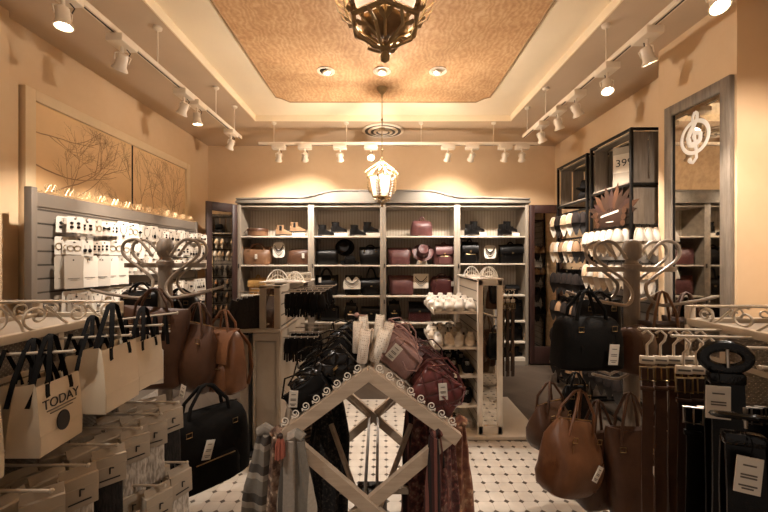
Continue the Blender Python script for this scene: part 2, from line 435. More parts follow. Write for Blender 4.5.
def bag(kind, w, h, d, mat, label, loc, rz=0, handle='arc', hh=.12, name=None, tagp=None, pocket=False, trim=None, group=None, seed=None, flap=False, hw=.02, amp=.006, rot=None, cat='bag', lean=None, tiltv=0, fringe=False, body_mat=None, hx=.26, buckle=True):
    seed = seed if seed is not None else random.randint(1, 99)
    nm = name or {'tote':'tote_bag','duffel':'duffel_bag','slouch':'slouch_bag','backpack':'backpack','barrel':'barrel_bag','boxy':'handbag','clutch':'clutch_bag'}[kind]
    rot = rot or ((0, tiltv, rz) if tiltv else None)
    r = thing(nm, label, cat, loc, rz, group, rot)
    tm = trim or mat
    mb = MB(); body(mb, w, d, h, PROF[kind], 4 if kind != 'barrel' else 6, 28, seed, amp)
    if kind in ('tote','boxy','clutch','slouch'):      # soft top edge dips between the handles, belly sags
        for v in mb.v: v.z -= .05*h*max(0, v.z/h-.5)*math.cos(v.x/w*PI*1.6)*(1+.6*math.sin(seed)); v.y -= .10*d*math.sin(PI*min(1,max(0,v.z/h)))*math.cos(v.x/w*PI)*(1 if v.y < 0 else 0)
    part('body', mb, body_mat or mat, r)
    # zip and piping
    ztop = h*.995
    part('zip', MB().tube([(-w*.38,0,ztop),(0,0,ztop+.004),(w*.38,0,ztop)], .003, 6), 'brass' if kind in ('duffel','slouch') else tm, r)
    dd = {'tote':.75,'duffel':.9,'slouch':.9,'backpack':.95,'barrel':.95,'boxy':1,'clutch':.95}[kind]*d/2
    if kind in ('tote','boxy','duffel','slouch'):
        for s in (-1, 1):
            sm = MB(); sm.ribbon([(s*w*hx,-d/2*.99,h*.15),(s*w*hx,-dd*1.08,h*.45),(s*w*hx,-dd*.82,h*.78)], (1,0,0), hw*.8, .004)
            part('seam_strip', sm, tm, r)
    if handle:
        ys = (-d*.22, d*.22)
        for i, y in enumerate(ys):
            if handle == 'arc': pts = arc((-w*hx,y,h*.8),(w*hx,y,h*.8),hh+h*.2, 12, 2.4)
            elif handle == 'hang':
                pts = [(-w*hx,y,h*.78),(-w*hx*.8,y,h+hh*.3),(-w*.07,y*.3,h+hh*.93),(0,0,h+hh),(w*.07,y*.3,h+hh*.93),(w*hx*.8,y,h+hh*.3),(w*hx,y,h*.78)]
            elif handle == 'loop':
                if i: continue
                pts = arc((-w*.12,0,h*.97),(w*.12,0,h*.97),hh,10,2.2)
            part('handle', MB().tube(pts, hw*.38 if handle != 'loop' else .011, 8), tm, r)
            if buckle and i == 0 and handle != 'loop':
                for s in (-1, 1):
                    bb = MB(); c = (s*w*hx, -dd*.9-.004, h*.8)
                    bb.tube([(c[0]-.014,c[1],c[2]-.012),(c[0]+.014,c[1],c[2]-.012),(c[0]+.014,c[1],c[2]+.012),(c[0]-.014,c[1],c[2]+.012)], .0025, 5, closed=True)
                    part('buckle', bb, 'brass', r)
    if kind == 'backpack' or pocket:
        ph = h*.42; pm = MB(); body(pm, w*.62, d*.5, ph, PROF['boxy'], 4, 20, seed+1, .002, h*.06, -d*.42)
        pk = part('front_pocket', pm, mat, r)
        part('pocket_zip', MB().tube([(-w*.22,-d*.66,h*.42),(w*.22,-d*.66,h*.42)], .003, 5), 'brass', pk)
    if kind == 'backpack' or flap:
        fm = MB(); fw = w*.8 if kind == 'backpack' else w*.98
        pts = [(0,d*.12,h*.99),(0,-d*.2,h*.97),(0,-d*.5,h*.84),(0,-d*.62,h*.62),(0,-d*.62,h*.5)]
        fm.ribbon(pts, (1,0,0), fw, .008); part('flap', fm, tm, r)
        part('clasp', MB().box(-.014,.014,-d*.62-.012,-d*.62-.002,h*.5,h*.58,None,.003), 'brass', r)
    if kind == 'backpack':
        for s in (-1, 1):
            part('shoulder_strap', MB().ribbon([(s*w*.2,d*.4,h*.95),(s*w*.42,d*.62,h*.7),(s*w*.5,d*.6,h*.35),(s*w*.46,d*.45,h*.08)], (1,0,0), .022, .006), tm, r)
    if fringe:
        fm = MB()
        for i in range(14):
            x = -w*.46+w*.92*i/13; fm.ribbon([(x,-d*.55,h*.55),(x+.003,-d*.62,h*.3),(x,-d*.6,h*.02)], (1,0,0), w*.05, .003)
        part('fringe', fm, 'dmaroon', r)
    if tagp:
        price_tag(r, tagp[0], -d*.62-.012, tagp[1], rx=.05, ry=tagp[2] if len(tagp) > 2 else 0, w=tagp[3] if len(tagp) > 3 else .035, h=tagp[4] if len(tagp) > 4 else .07)
    return r

def hat(label, loc, mat, rot=(0,0,0), R=.17, band='ribbon', group=None):
    r = thing('hat', label, 'hat', loc, 0, group, rot)
    b = MB(); n = 32
    def brim(rr, z): return [(rr*math.cos(2*PI*k/n), rr*.9*math.sin(2*PI*k/n), z+.022*(math.cos(2*PI*k/n)**2)*(rr/R)**3) for k in range(n)]
    b.loft([brim(.085,.012), brim(.12,.008), brim(R*.9,.005), brim(R,.008), brim(R,.004), brim(R*.9,.001), brim(.085,.0)], False)
    part('brim', b, mat, r)
    c = MB(); c.loft([[(x*.085*s, y*.098*s, z) for x, y in [(math.cos(2*PI*k/n), math.sin(2*PI*k/n)) for k in range(n)]] for s, z in ((1.03,.004),(1.0,.03),(.97,.07),(.9,.1),(.8,.112),(.6,.108),(.35,.098),(.02,.094))])
    part('crown', c, mat, r)
    part('hat_band', MB().loft([[(x*.09, y*.103, z) for x, y in [(math.cos(2*PI*k/n), math.sin(2*PI*k/n)) for k in range(n)]] for z in (.012,.036)], False), band, r)
    return r

# shoes: toe towards -Y, heel at +Y, origin under the middle
def foot_outline(L, w, n=22):
    out = []
    for k in range(n):
        t = 2*PI*k/n; y = -math.cos(t)*L/2; u = (y+L/2)/L        # u 0 toe .. 1 heel
        hw = w/2*(.62+.38*math.cos((u-.3)*PI*1.05)) if u > .3 else w/2
        s_ = math.sin(t); out.append((hw*math.copysign(abs(s_)**.8, s_), y))
    return out
def shoe_upper(mb, L, w, prof, z0, n=18):
    rings = []
    for u, hgt, ws in prof:
        y = -L/2+u*L; hw = w/2*ws; ring = []
        for k in range(n):
            t = 2*PI*k/n; c, s_ = math.cos(t), math.sin(t)
            ring.append((hw*math.copysign(abs(c)**.75, c), y, z0 + (hgt*abs(s_)**.8 if s_ > 0 else 0)))
        rings.append(ring)
    mb.loft(rings); return mb
def sneaker_maker(mat='shoew', solem='sole', lacem='card', label='', name='sneaker', L=.26, w=.098):
    def mk():
        r = thing(name, label, 'shoe')
        part('sole', MB().prism(foot_outline(L, w), 0, .022), solem, r)
        u = shoe_upper(MB(), L*.97, w*.96, [(.0,.018,.55),(.03,.034,.78),(.1,.044,.95),(.25,.054,1),(.4,.068,.98),(.52,.076,.92),(.62,.068,.88),(.8,.060,.82),(.92,.066,.78),(.985,.062,.6),(1,.045,.45)], .02)
        part('upper', u, mat, r)
        part('opening', MB().loft([sring(0,L*.22,.084+z,.030,.056,2.5,16) for z in (-.012,.002)]), 'soled', r)
        part('tongue', MB().ribbon([(0,-.03,.080),(0,.0,.094),(0,.014,.104)], (1,0,0), .046, .006), mat, r)
        lm = MB()
        for i in range(4):
            y = -.060+i*.014; z = .074+i*.006; lm.tube([(-.020,y,z-.003),(0,y,z+.003),(.020,y+.004,z-.003)], .0020, 5)
        part('laces', lm, lacem, r); return r
    return mk
def boot_maker(mat, label, tall=.13, heel=.035, name='ankle_boot', strap=False, solem='soled'):
    def mk():
        L, w = .25, .085; r = thing(name, label, 'shoe')
        part('sole', MB().prism(foot_outline(L, w), heel*.6, heel*.6+.012), solem, r)
        part('heel', MB().box(-.03,.03,L/2-.07,L/2-.006,0,heel*.6+.002,None,.006), solem, r)
        u = shoe_upper(MB(), L*.96, w*.94, [(.0,.012,.42),(.04,.03,.7),(.12,.04,.93),(.28,.05,1),(.42,.068,.92),(.55,.09,.82),(.7,.1,.8),(.9,.095,.75),(.985,.08,.6),(1,.06,.4)], heel*.6+.01)
        cy = L*.2
        u.loft([sring(0, cy+dy, z, a, b, 2.4, 18) for z, a, b, dy in ((.06,.036,.062,0),(.10,.034,.056,.002),(.13,.036,.055,.004),(.13+tall*.3,.04,.06,.004),(.1302+tall*.3,.036,.056,.004),(.12+tall*.2,.034,.054,.004))])
        part('upper', u, mat, r)
        for s in (-1, 1):
            part('elastic_panel', MB().box(s*.036-.003, s*.036+.003, cy-.018, cy+.018, .085, .135+tall*.2, None, .002), 'ribbon', r)
        part('pull_tab', MB().ribbon(arc((0,cy+.055,.12+tall*.25),(0,cy+.063,.12+tall*.25),.025,6), (1,0,0), .012, .002), 'ribbon', r)
        if strap:
            part('strap', MB().ribbon([(-.045,-.02,.07),(-.03,-.03,.1),(.03,-.03,.1),(.045,-.02,.07)], (0,1,.3), .016, .003), mat, r)
            part('buckle', MB().box(.036,.046,-.035,-.01,.07,.09,None,.002), 'brass', r)
        return r
    return mk
def slipper_mb(m, x, z, top=.26, w=.1, y=0):
    pass
def slipper_maker(solem, vampm, label, name='slipper_pair'):
    """two slippers hung toe up on a hanger, facing -Y; origin at the heel"""
    def mk():
        r = thing(name, label, 'slippers')
        for s in (-1, 1):
            x = s*.03; y = s*.022
            ol = [(px_, -py_) for px_, py_ in foot_outline(.255, .095)]
            so = part('slipper', MB().prismy([(x+a, .13+b) for a, b in ol], y-.008, y+.008), solem, r)
            rings = []
            for i in range(7):
                z = .13+.005+i*.019; hw = .046-.0009*i*i; k = .045-.0012*i*i
                rings.append([(x+hw*math.cos(PI*j/8), y-.006-k*math.sin(PI*j/8), z) for j in range(9)])
            part('vamp', MB().loft(rings, False, None, False), vampm, so)
        part('hanger', MB().tube([(0,-.01,.2),(0,-.01,.275),(0,.02,.29),(0,.03,.28)], .003, 5), 'blackm', r)
        return r
    return mk
def text_mesh(s, size):
    c = bpy.data.curves.new('lettering', 'FONT'); c.body = s; c.size = size; c.extrude = .0006; c.align_x = 'CENTER'; c.align_y = 'CENTER'
    o = bpy.data.objects.new('lettering', c); COL.objects.link(o)
    dg = bpy.context.evaluated_depsgraph_get(); me = bpy.data.meshes.new_from_object(o.evaluated_get(dg))
    bpy.data.objects.remove(o); bpy.data.curves.remove(c); return me
def lettering(name, s, size, mat, parent, mtx):
    me = text_mesh(s, size); me.transform(mtx); me.materials.clear(); me.materials.append(M[mat])
    o = bpy.data.objects.new(name, me); COL.objects.link(o); o.parent = parent; return o
# ------------------------------------------------------------ the setting
XL, XR, YB, YF, ZC, ZP = -2.77, 2.72, 5.7, -1.6, 3.34, 3.40
struct('wall_left', MB().box(XL-.12, XL, YF, YB+.12, 0, 3.55), 'wall')
struct('wall_right', MB().box(XR, XR+.12, YF, YB+.12, 0, 3.55), 'wall')
struct('wall_back', MB().box(XL, XR, YB, YB+.12, 0, 3.55), 'wall')
struct('wall_front', MB().box(XL, XR, YF-.12, YF, 2.7, 3.55), 'wall')
struct('wall_pilaster_right', MB().box(2.38, XR, 2.42, 3.11, 0, ZC), 'wall')
struct('wall_pilaster_left', MB().box(XL, XL+.07, 1.2, 2.60, 0, ZC).box(XL, XL+.035, 2.60, 2.70, 0, 2.9), 'wall')
fl = MB().box(XL, XR, YF, 3.06, -.1, 0).box(-1.12, 1.12, 3.06, 3.98, -.1, 0)
struct('floor', fl, 'tile')
struct('floor_planks', MB().box(XL, XR, 3.98, YB, -.1, 0).box(XL, -1.12, 3.06, 3.98, -.1, 0).box(1.12, XR, 3.06, 3.98, -.1, 0), 'plank')
ox, oy0, oy1 = 1.66, .3, 4.67
struct('ceiling', MB().box(XL, -ox, YF, YB, ZC, ZC+.1).box(ox, XR, YF, YB, ZC, ZC+.1).box(-ox, ox, oy1, YB, ZC, ZC+.1).box(-ox, ox, YF, oy0, ZC, ZC+.1), 'ceil_out')
struct('ceiling_tray', MB().box(-ox-.02, ox+.02, oy0-.02, oy1+.02, ZP+.012, ZP+.1), 'band')
struct('trim_1', MB().box(-ox-.001, -ox+.012, oy0, oy1, ZC-.004, ZP+.012).box(ox-.012, ox+.001, oy0, oy1, ZC-.004, ZP+.012).box(-ox, ox, oy1-.012, oy1+.001, ZC-.004, ZP+.012).box(-ox,ox,oy0,oy0+.012,ZC-.004,ZP+.012), 'band')
px_, py0, py1, nt = 1.225, .75, 4.24, .13
poly = [(-px_, py0+nt), (-px_+nt*.4, py0+nt*.9), (-px_+nt, py0), (px_-nt, py0), (px_-nt*.4, py0+nt*.9), (px_, py0+nt), (px_, py1-nt), (px_-nt*.4, py1-nt*.75), (px_-nt, py1), (-px_+nt, py1), (-px_+nt*.4, py1-nt*.75), (-px_, py1-nt)]
struct('ceiling_panel', MB().prism(poly, ZP, ZP+.014), 'damask')
struct('trim_2', MB().tube([(x, y, ZP) for x, y in poly], .009, 6, closed=True), 'mould')
# track wardrobe edge trim on the right soffit
struct('baseboard_left', MB().box(XL, XL+.02, 2.7, YB, 0, .1), 'cab')
struct('baseboard_right', MB().box(XR-.02, XR, 3.11, YB, 0, .1), 'cab')

# ------------------------------------------------------------ track lighting
ZT = 3.017
def track(name, a, b, rods, label):
    a = Vector(a); b = Vector(b); d = (b-a).normalized()
    r = thing(name, label, 'track', a, 0, 'white lighting tracks')
    part('rail', MB().bar((0,0,0), b-a, .036, .034), 'lampw', r)
    part('slot', MB().bar(Vector((0,0,-.0175)), (b-a)+Vector((0,0,-.0175)), .010, .002), 'blackm', r)
    for p in rods:
        p = Vector(p)-a
        ro = part('hanging_rod', MB().tube([(p.x, p.y, .015), (p.x, p.y, ZC-a.z)], .005, 6), 'lampw', r)
        part('ceiling_cup', MB().lathe([(.032,0),(.03,.018),(.012,.03)][::-1], 12, Matrix.Translation((p.x, p.y, ZC-a.z-.0)) @ Matrix.Scale(-1, 4, (0,0,1))), 'lampw', ro)
    return r
XTL, XTR, YT = -1.72, 1.684, 4.58
track('ceiling_track', (XTL, .6, ZT), (XTL, 4.35, ZT), [(XTL-.02,2.78,0),(XTL-.02,3.75,0),(XTL-.02,4.22,0)], 'white lighting track hung on rods along the left wall')
track('ceiling_track', (XTR, .6, ZT), (XTR, 4.30, ZT), [(XTR+.02,2.75,0),(XTR+.02,3.77,0),(XTR+.02,4.25,0)], 'white lighting track hung on rods along the right wall')
track('ceiling_track', (-1.58, YT, ZT), (2.0, YT, ZT), [(-1.43,4.72,0),(-.48,4.72,0),(.5,4.72,0),(1.45,4.72,0)], 'white lighting track running across in front of the back wall')

def spot(x, y, aim, label, power=SPOT_W, ang=62, big=1.0, light=True, along='Y'):
    """track spotlight: driver box under the rail, yoke, cylindrical can with glowing face"""
    r = thing('track_spotlight', label, 'spotlight', (x, y, ZT-.018), 0, 'white track spotlights')
    bx = MB()
    if along == 'Y': bx.box(-.055,.055,-.075,.075,-.05,0,None,.006)
    else: bx.box(-.085,.085,-.04,.04,-.055,0,None,.006)
    part('driver_box', bx, 'lampw', r)
    part('stem', MB().tube([(0,0,-.04),(0,0,-.105)], .009, 8), 'lampw', r)
    c = Vector((0,0,-.14)); d = (Vector(aim)-(Vector((x,y,ZT-.018))+c)).normalized()
    q = d.to_track_quat('-Z', 'Y').to_matrix().to_4x4(); mt = Matrix.Translation(c+d*.0) @ q
    can = part('lamp_can', MB().lathe([(.020,.045),(.030,.04),(.032,.0),(.033,-.035),(.046,-.058),(.047,-.064),(.040,-.064),(.032,-.03),(.001,-.028)], 20, mt), 'lampw', r)
    part('glowing_bulb', MB().ball((0,0,-.046), .022, 12, .8, mt), 'bulb', can)
    part('yoke', MB().tube([mt@Vector((.04,0,-.01)), mt@Vector((.046,0,.03)), Vector((0,0,-.085)), mt@Vector((-.046,0,.03)), mt@Vector((-.04,0,-.01))], .004, 6), 'lampw', r)
    part('power_lead', MB().tube([(0,.03,-.04),(.02,.05,-.07),(.01,.045,-.1), c+Vector((0,0,.03))], .0035, 5), 'blackm', r)
    if light:
        ld = bpy.data.lights.new('spot_light', 'SPOT'); ld.energy = power; ld.color = LC
        ld.spot_size = math.radians(ang); ld.spot_blend = .7; ld.shadow_soft_size = .03
        lo = bpy.data.objects.new('spot_light', ld); COL.objects.link(lo); lo.parent = r
        lo.matrix_local = mt @ Matrix.Translation((0,0,-.09))
    return r
# unseen spots added to the near track ends, lighting the middle table and pilaster
def added_spots():
    spot(XTL, .80, (-.25,1.7,.85), 'added unseen white spotlight on the left track above the near end of the gondola', SPOT_W*.8, 50)
    spot(XTR, .80, (.2,1.7,.85), 'added unseen white spotlight on the right track above the near end of the belts', SPOT_W*.8, 50)
    spot(XTR, 1.15, (2.5,2.42,1.7), 'added unseen white spotlight on the right track turned to the pilaster beside the mirror', SPOT_W*1.1, 75)
def yof(px, X): return abs(X)*FL/abs(px-CX)
ordw = ['first','second','third','fourth','fifth','sixth','seventh','eighth','ninth','tenth','eleventh','twelfth']
for i, (px, aim, pw) in enumerate([(63,(-1.62,1.9,1.55),.8),(122,(-2.5,2.9,1.5),1.0),(184,(-2.5,3.5,1.5),1.2),(197,(-1.6,3.6,.6),1.1),(231,(-2.5,4.6,1.4),.9)]):
    spot(XTL, yof(px, XTL), aim, ['white spotlight with a starry glare at the near end of the left track','white spotlight pointing straight down above the branch picture','rear-facing spotlight of the close pair on the left track','front one of the close pair of spotlights on the left track','small spotlight at the far end of the left track'][i], SPOT_W*pw)
for i, (px, aim, pw) in enumerate([(717,(1.35,.9,.9),.5),(647,(2.3,2.5,1.5),.9),(607,(1.45,2.1,1.1),1.0),(576,(2.6,3.6,1.3),1.1),(558,(2.3,3.8,1.2),.9),(541,(2.5,4.4,1.2),.9)]):
    spot(XTR, yof(px, XTR), aim, ['bright spotlight at the top right corner by the mirror','white spotlight with a wide driver box, second from the near end of the right track','spotlight with a starry glare in the middle of the right track','spotlight turned to the wall, next beyond the starry one on the right track','spotlight pointing down, second from the far end of the right track','smallest spotlight at the far end of the right track'][i], SPOT_W*pw)
bk = [279,305,340,371,448,472,505,522]
for i, px in enumerate(bk):
    x = (px-CX)*YT/FL; star = i == 3
    aim = [(-1.7,5.5,1.9),(-1.2,5.6,2.1),(-.5,5.6,1.7),(-.05,2.0,1.0),(.6,5.6,1.6),(1.0,5.6,2.1),(1.5,5.6,1.6),(2.1,5.5,1.8)][i]
    spot(x, YT, aim, f'white spotlight on the back track, {ordw[i]} from the left' if not star else 'glaring spotlight on the back track right behind the small lantern', SPOT_W*[.9,.9,.7,.8,.7,.85,.7,.6][i], 88, along='X')

added_spots()
# recessed downlights in the orange panel
for i, px in enumerate((326, 382, 438)):
    p = W(px, 71, 3.54); p.z = ZP
    r = thing('recessed_downlight', ['left recessed downlight tilted towards the left wall','middle recessed downlight shining straight down','right recessed downlight tilted to the side'][i], 'downlight', p, 0, 'downlights in the orange ceiling panel')
    part('trim_ring', MB().lathe([(.086,-.001),(.088,-.008),(.066,-.010),(.062,-.002)], 28), 'lampw', r)
    part('housing', MB().lathe([(.062,-.003),(.055,-.0045),(.001,-.0045)], 24), 'blackm' if i == 0 else 'lampw', r)
    tl = [(-.3,.1),(0,0),(.25,.1)][i]
    mt = Matrix.Translation((.012*[1,0,-1][i],0,-.012)) @ Euler((tl[1],tl[0],0)).to_matrix().to_4x4()
    lampo = part('tilting_lamp', MB().lathe([(.046,.006),(.05,-.008),(.04,-.012),(.001,-.008)], 20, mt), 'lampw', r)
    part('glowing_bulb', MB().ball((0,0,-.012), .030 if i == 1 else .022, 12, .5, mt), 'bulb', lampo)
    ld = bpy.data.lights.new('downlight', 'SPOT'); ld.energy = DOWN_W*(1.7 if i == 1 else 1.2); ld.color = LC; ld.spot_size = math.radians(75); ld.spot_blend = .8; ld.shadow_soft_size = .03
    lo = bpy.data.objects.new('downlight_beam', ld); COL.objects.link(lo); lo.parent = r; lo.location = (0,0,-.04)
    lo.rotation_euler = (0, [-.35,0,.3][i], 0)
# round air diffuser
r = thing('ceiling_vent', 'round white ringed air diffuser behind the small lantern', 'vent', (0, 5.0, ZC), 0)
def ringl(prof, n=36):
    rg_ = [[(a*math.cos(2*PI*k/n), a*math.sin(2*PI*k/n), b) for k in range(n)] for a, b in prof]
    return MB().loft(rg_+[rg_[0]], False)
part('gap_shade_disc', MB().lathe([(.27,-.002),(.27,-.006),(.001,-.006)], 36), 'grey_ink', r)  # dark disc gives the gaps between rings their shade by colour
for rr, z in ((.285,-.004),(.205,-.012),(.13,-.02)):
    part('ring', ringl([(rr,z-.004),(rr+.004,z-.010),(rr-.03,z-.022),(rr-.034,z-.016)]), 'lampw', r)
part('centre_cap', MB().lathe([(.075,-.006),(.07,-.03),(.001,-.034)], 24), 'lampw', r)

# ------------------------------------------------------------ pendant lanterns
def make_lantern():
    r = thing('pendant_lantern', 'x', 'lantern', (0,0,0), 0, 'gilt leaf lanterns')
    N = 6; zt, zb, rt, rb = .328, .11, .14, .10
    def hx(rad, z, off=0): return [(rad*math.cos(2*PI*k/N+off), rad*math.sin(2*PI*k/N+off), z) for k in range(N)]
    ht, hb = hx(rt, zt), hx(rb, zb)
    for k in range(N):
        part('frame_bar', MB().tube([hb[k], ht[k]], .006, 6), 'bronze', r)
        a, b, c, d = [Vector(q) for q in (hb[k], hb[(k+1)%N], ht[(k+1)%N], ht[k])]
        nrm = (b-a).cross(d-a).normalized()*.0015
        part('glass_pane', MB().add([a-nrm,b-nrm,c-nrm,d-nrm,a+nrm,b+nrm,c+nrm,d+nrm], [(0,1,2,3),(7,6,5,4),(0,4,5,1),(1,5,6,2),(2,6,7,3),(3,7,4,0)]), 'glass', r, smooth=False)
        # leaf spray lying over each bar and bending in under the pan
        lm = MB(); an = 2*PI*k/N; ca, sa = math.cos(an), math.sin(an); side = Vector((-sa, ca, 0)); outv = Vector((ca, sa, 0))
        stem = []
        for j in range(9):
            t = j/8; rad = .135*(1-t)+.02*t+.05*math.sin(PI*t); z = zb+.17-(.215)*t-.0*t
            stem.append(Vector((rad*ca, rad*sa, z)))
        lm.tube(stem, .004, 6)
        for j in range(1, 8):
            ln = .05*(1-.35*abs(j-3)/4)
            for s in (-1, 1):
                p0 = stem[j]; up_ = (stem[j-1]-stem[j]).normalized(); tip = p0+side*s*ln*.8+up_*ln*.75+outv*.010
                mid = (p0*.5+tip*.5)+outv*.012; wv = up_.cross(side*s).normalized()*.0; wd_ = (up_-side*s*.9).normalized()*.009
                lm.loft([[p0-wd_*.3, p0+wd_*.3, p0+outv*.003], [mid-wd_, mid+wd_, mid+outv*.004], [tip-wd_*.05, tip+wd_*.05, tip+outv*.001]])
        part('leaf_spray', lm, 'gold', r)
        # crown scroll
        pts = []
        for q in range(15):
            t = q/14; rad = .02+ (.165*math.sin(t*PI*.62)); z = .50-.14*t-.03*math.sin(t*PI)
            pts.append((rad*math.cos(an), rad*math.sin(an), z))
        e = pts[-1]; er = math.hypot(e[0], e[1])
        for q in range(1, 10):
            a2 = q/9*1.5*PI; rr = .02*(1-q/14)
            rad = er-.02+ (rr*math.cos(a2)); z = e[2]-rr*math.sin(a2); pts.append((rad*math.cos(an), rad*math.sin(an), z))
        part('crown_scroll', MB().tube(pts, .0055, 6), 'gold', r)
        part('leaf_tip', MB().lathe([(.001,-.03),(.014,-.012),(.016,0),(.006,.02),(.001,.028)], 8, Matrix.Translation(((rt+.012)*math.cos(an),(rt+.012)*math.sin(an),zt-.005))), 'gold', r)
    part('upper_rim', MB().tube(ht, .007, 6, closed=True), 'gold', r)
    part('lower_rim', MB().tube(hb, .008, 6, closed=True), 'gold', r)
    pn = MB(); pn.loft([hx(.078, zb+.002), hx(.070, zb-.008), hx(.035, zb-.02), hx(.012, zb-.026)], True); part('bottom_pan', pn, 'bronze', r)
    cg = MB()
    for k in range(N):
        an = 2*PI*k/N+.5
        cg.tube([(.09*math.cos(an),.09*math.sin(an),zb),(.075*math.cos(an+.2),.075*math.sin(an+.2),zb-.035),(.03*math.cos(an),.03*math.sin(an),zb-.062),(.008*math.cos(an),.008*math.sin(an),zb-.066)], .0055, 6)
    part('bottom_cage', cg, 'gold', r)
    part('finial', MB().lathe([(.001,0),(.012,.008),(.014,.022),(.009,.032),(.018,.04),(.012,.052),(.004,.06)], 14), 'gold', r)
    part('centre_stem', MB().tube([(0,0,zb-.03),(0,0,.16)], .006, 8), 'bronze', r)
    part('candle_sleeve', MB().tube([(0,0,.15),(0,0,.225)], .012, 10), 'lampw', r)
    part('glowing_bulb', MB().lathe([(.010,.225),(.022,.25),(.020,.275),(.004,.305)], 14), 'bulbs', r)
    for k in range(N):
        an = 2*PI*(k+.5)/N; pts = []
        for q in range(16):
            t = q/15; rad = .03+.10*math.sin(t*PI*.8); z = .345+.10*(1-t)-.0*t; pts.append((rad*math.cos(an+.25*math.sin(t*6)), rad*math.sin(an+.25*math.sin(t*6)), z))
        part('inner_scroll', MB().tube(pts, .005, 6), 'gold', r)
    part('crown_cap', MB().lathe([(.001,.475),(.03,.478),(.035,.49),(.014,.51),(.016,.53),(.004,.545)], 16), 'gold', r)
    top = ZP-2.11
    part('rod', MB().tube([(0,0,.54),(0,0,top-.05)], .0045, 8), 'gold', r)
    for z in (.62,.78,.95): 
        if z < top-.1: part('rod_joint', MB().ball((0,0,z), .013, 10), 'gold', r)
    part('drip_ring', MB().lathe([(.004,.84),(.035,.848),(.038,.854),(.004,.856)], 18), 'gold', r)
    part('ceiling_rose', MB().lathe([(.006,top-.11),(.012,top-.07),(.045,top-.03),(.058,top-.008),(.06,top)], 24), 'gold', r)
    return r
lan = Stock(make_lantern)
LANX = (382-CX)/FL
lamp_lights = []
for i, (y, lb) in enumerate(((3.9, 'small-looking gilt leaf lantern hanging further back before the shelves'), (1.03, 'nearest gilt leaf lantern cut by the top edge of the picture'))):
    L = lan.put((LANX*y if i == 0 else .006, y, 2.11), (0,0,.26 if i == 0 else .52), lb)
    ld = bpy.data.lights.new('lantern_bulb', 'POINT'); ld.energy = LANTERN_W*(1 if i == 0 else .35); ld.color = LC; ld.shadow_soft_size = .03
    lo = bpy.data.objects.new('lantern_bulb', ld); COL.objects.link(lo); lo.parent = L; lo.location = (0,0,.33)

# ------------------------------------------------------------ framed branch mural on the left wall
fr = thing('wall_mural', 'two-pane mural of bare winter branches in a cream frame on the left wall', 'mural', (XL, 0, 0), 0)
y0, y1, zt, zb = 2.72, 5.05, 2.87, .6
part('mural_frame', MB().box(0,.07,y0,y0+.085,zb,zt,None,.006), 'frame', fr)
part('mural_frame', MB().box(0,.07,y1-.085,y1,zb,zt,None,.006), 'frame', fr)
part('mural_frame', MB().box(0,.068,y0+.084,y1-.084,zt-.085,zt-.001,None,.004), 'frame', fr)
part('mural_frame', MB().box(0,.068,y0+.084,y1-.084,zb+.001,zb+.085,None,.004), 'frame', fr)
ymid = abs(XL)*FL/(CX-128.5)
def branches(ya, yb, starts, name, seed):
    rnd = random.Random(seed); mb = MB()
    pane = part('mural_pane', MB().box(.03,.038,ya,yb,zb+.08,zt-.08), 'mural', fr)
    def grow(y, z, ang, ln, w, depth):
        pts = [(y, z)]
        for i in range(9):
            ang += rnd.uniform(-.13,.13)+.02*math.cos(ang); y += math.cos(ang)*ln/9; z += math.sin(ang)*ln/9
            if not (ya+.01 < y < yb-.01 and zb+.1 < z < zt-.095): break
            pts.append((y, z))
            if depth < 4 and rnd.random() < .42 and i > 0: grow(y, z, ang+rnd.choice((-1,1))*rnd.uniform(.35,.75), ln*rnd.uniform(.4,.65), w*.6, depth+1)
        if len(pts) > 1:
            m = len(pts)
            for i in range(m-1):
                (a, b), (c, d) = pts[i], pts[i+1]; wa = w*(1-i/m*.8); wc = w*(1-(i+1)/m*.8)
                l = math.hypot(c-a, d-b) or 1; ny, nz = -(d-b)/l, (c-a)/l
                mb.add([(.0385+k_, *q) for k_ in (0,.0008) for q in ((a+ny*wa,b+nz*wa),(a-ny*wa,b-nz*wa),(c-ny*wc,d-nz*wc),(c+ny*wc,d+nz*wc))], [(0,1,2,3),(7,6,5,4),(0,4,5,1),(2,6,7,3)])
    for (y, z, a, ln, w) in starts: grow(y, z, a, ln, w, 0)
    part('branch_print', mb, 'branchp', pane, smooth=False)
branches(y0+.08, ymid-.006, [(y0+.09,2.05,.25,1.0,.007),(y0+.09,2.3,-.35,.9,.006),(y0+.09,2.55,.1,.6,.005),(y0+.12,1.8,.6,1.0,.007),(ymid-.02,2.1,2.6,.35,.004),(y0+.5,1.8,1.0,.5,.004),(ymid-.02,2.4,2.2,.3,.004)], 'a', 5)
branches(ymid+.006, y1-.08, [(ymid+.45,1.75,1.9,1.2,.007),(ymid+.5,1.75,1.5,1.2,.007),(ymid+.6,1.75,1.2,1.1,.006),(ymid+.3,1.75,2.2,1.2,.007),(ymid+.8,1.75,1.55,1.0,.005),(ymid+.9,1.8,1.9,.9,.005)], 'b', 9)
part('pane_joint', MB().box(.028,.046,ymid-.006,ymid+.006,zb+.08,zt-.08), 'blackm', fr)
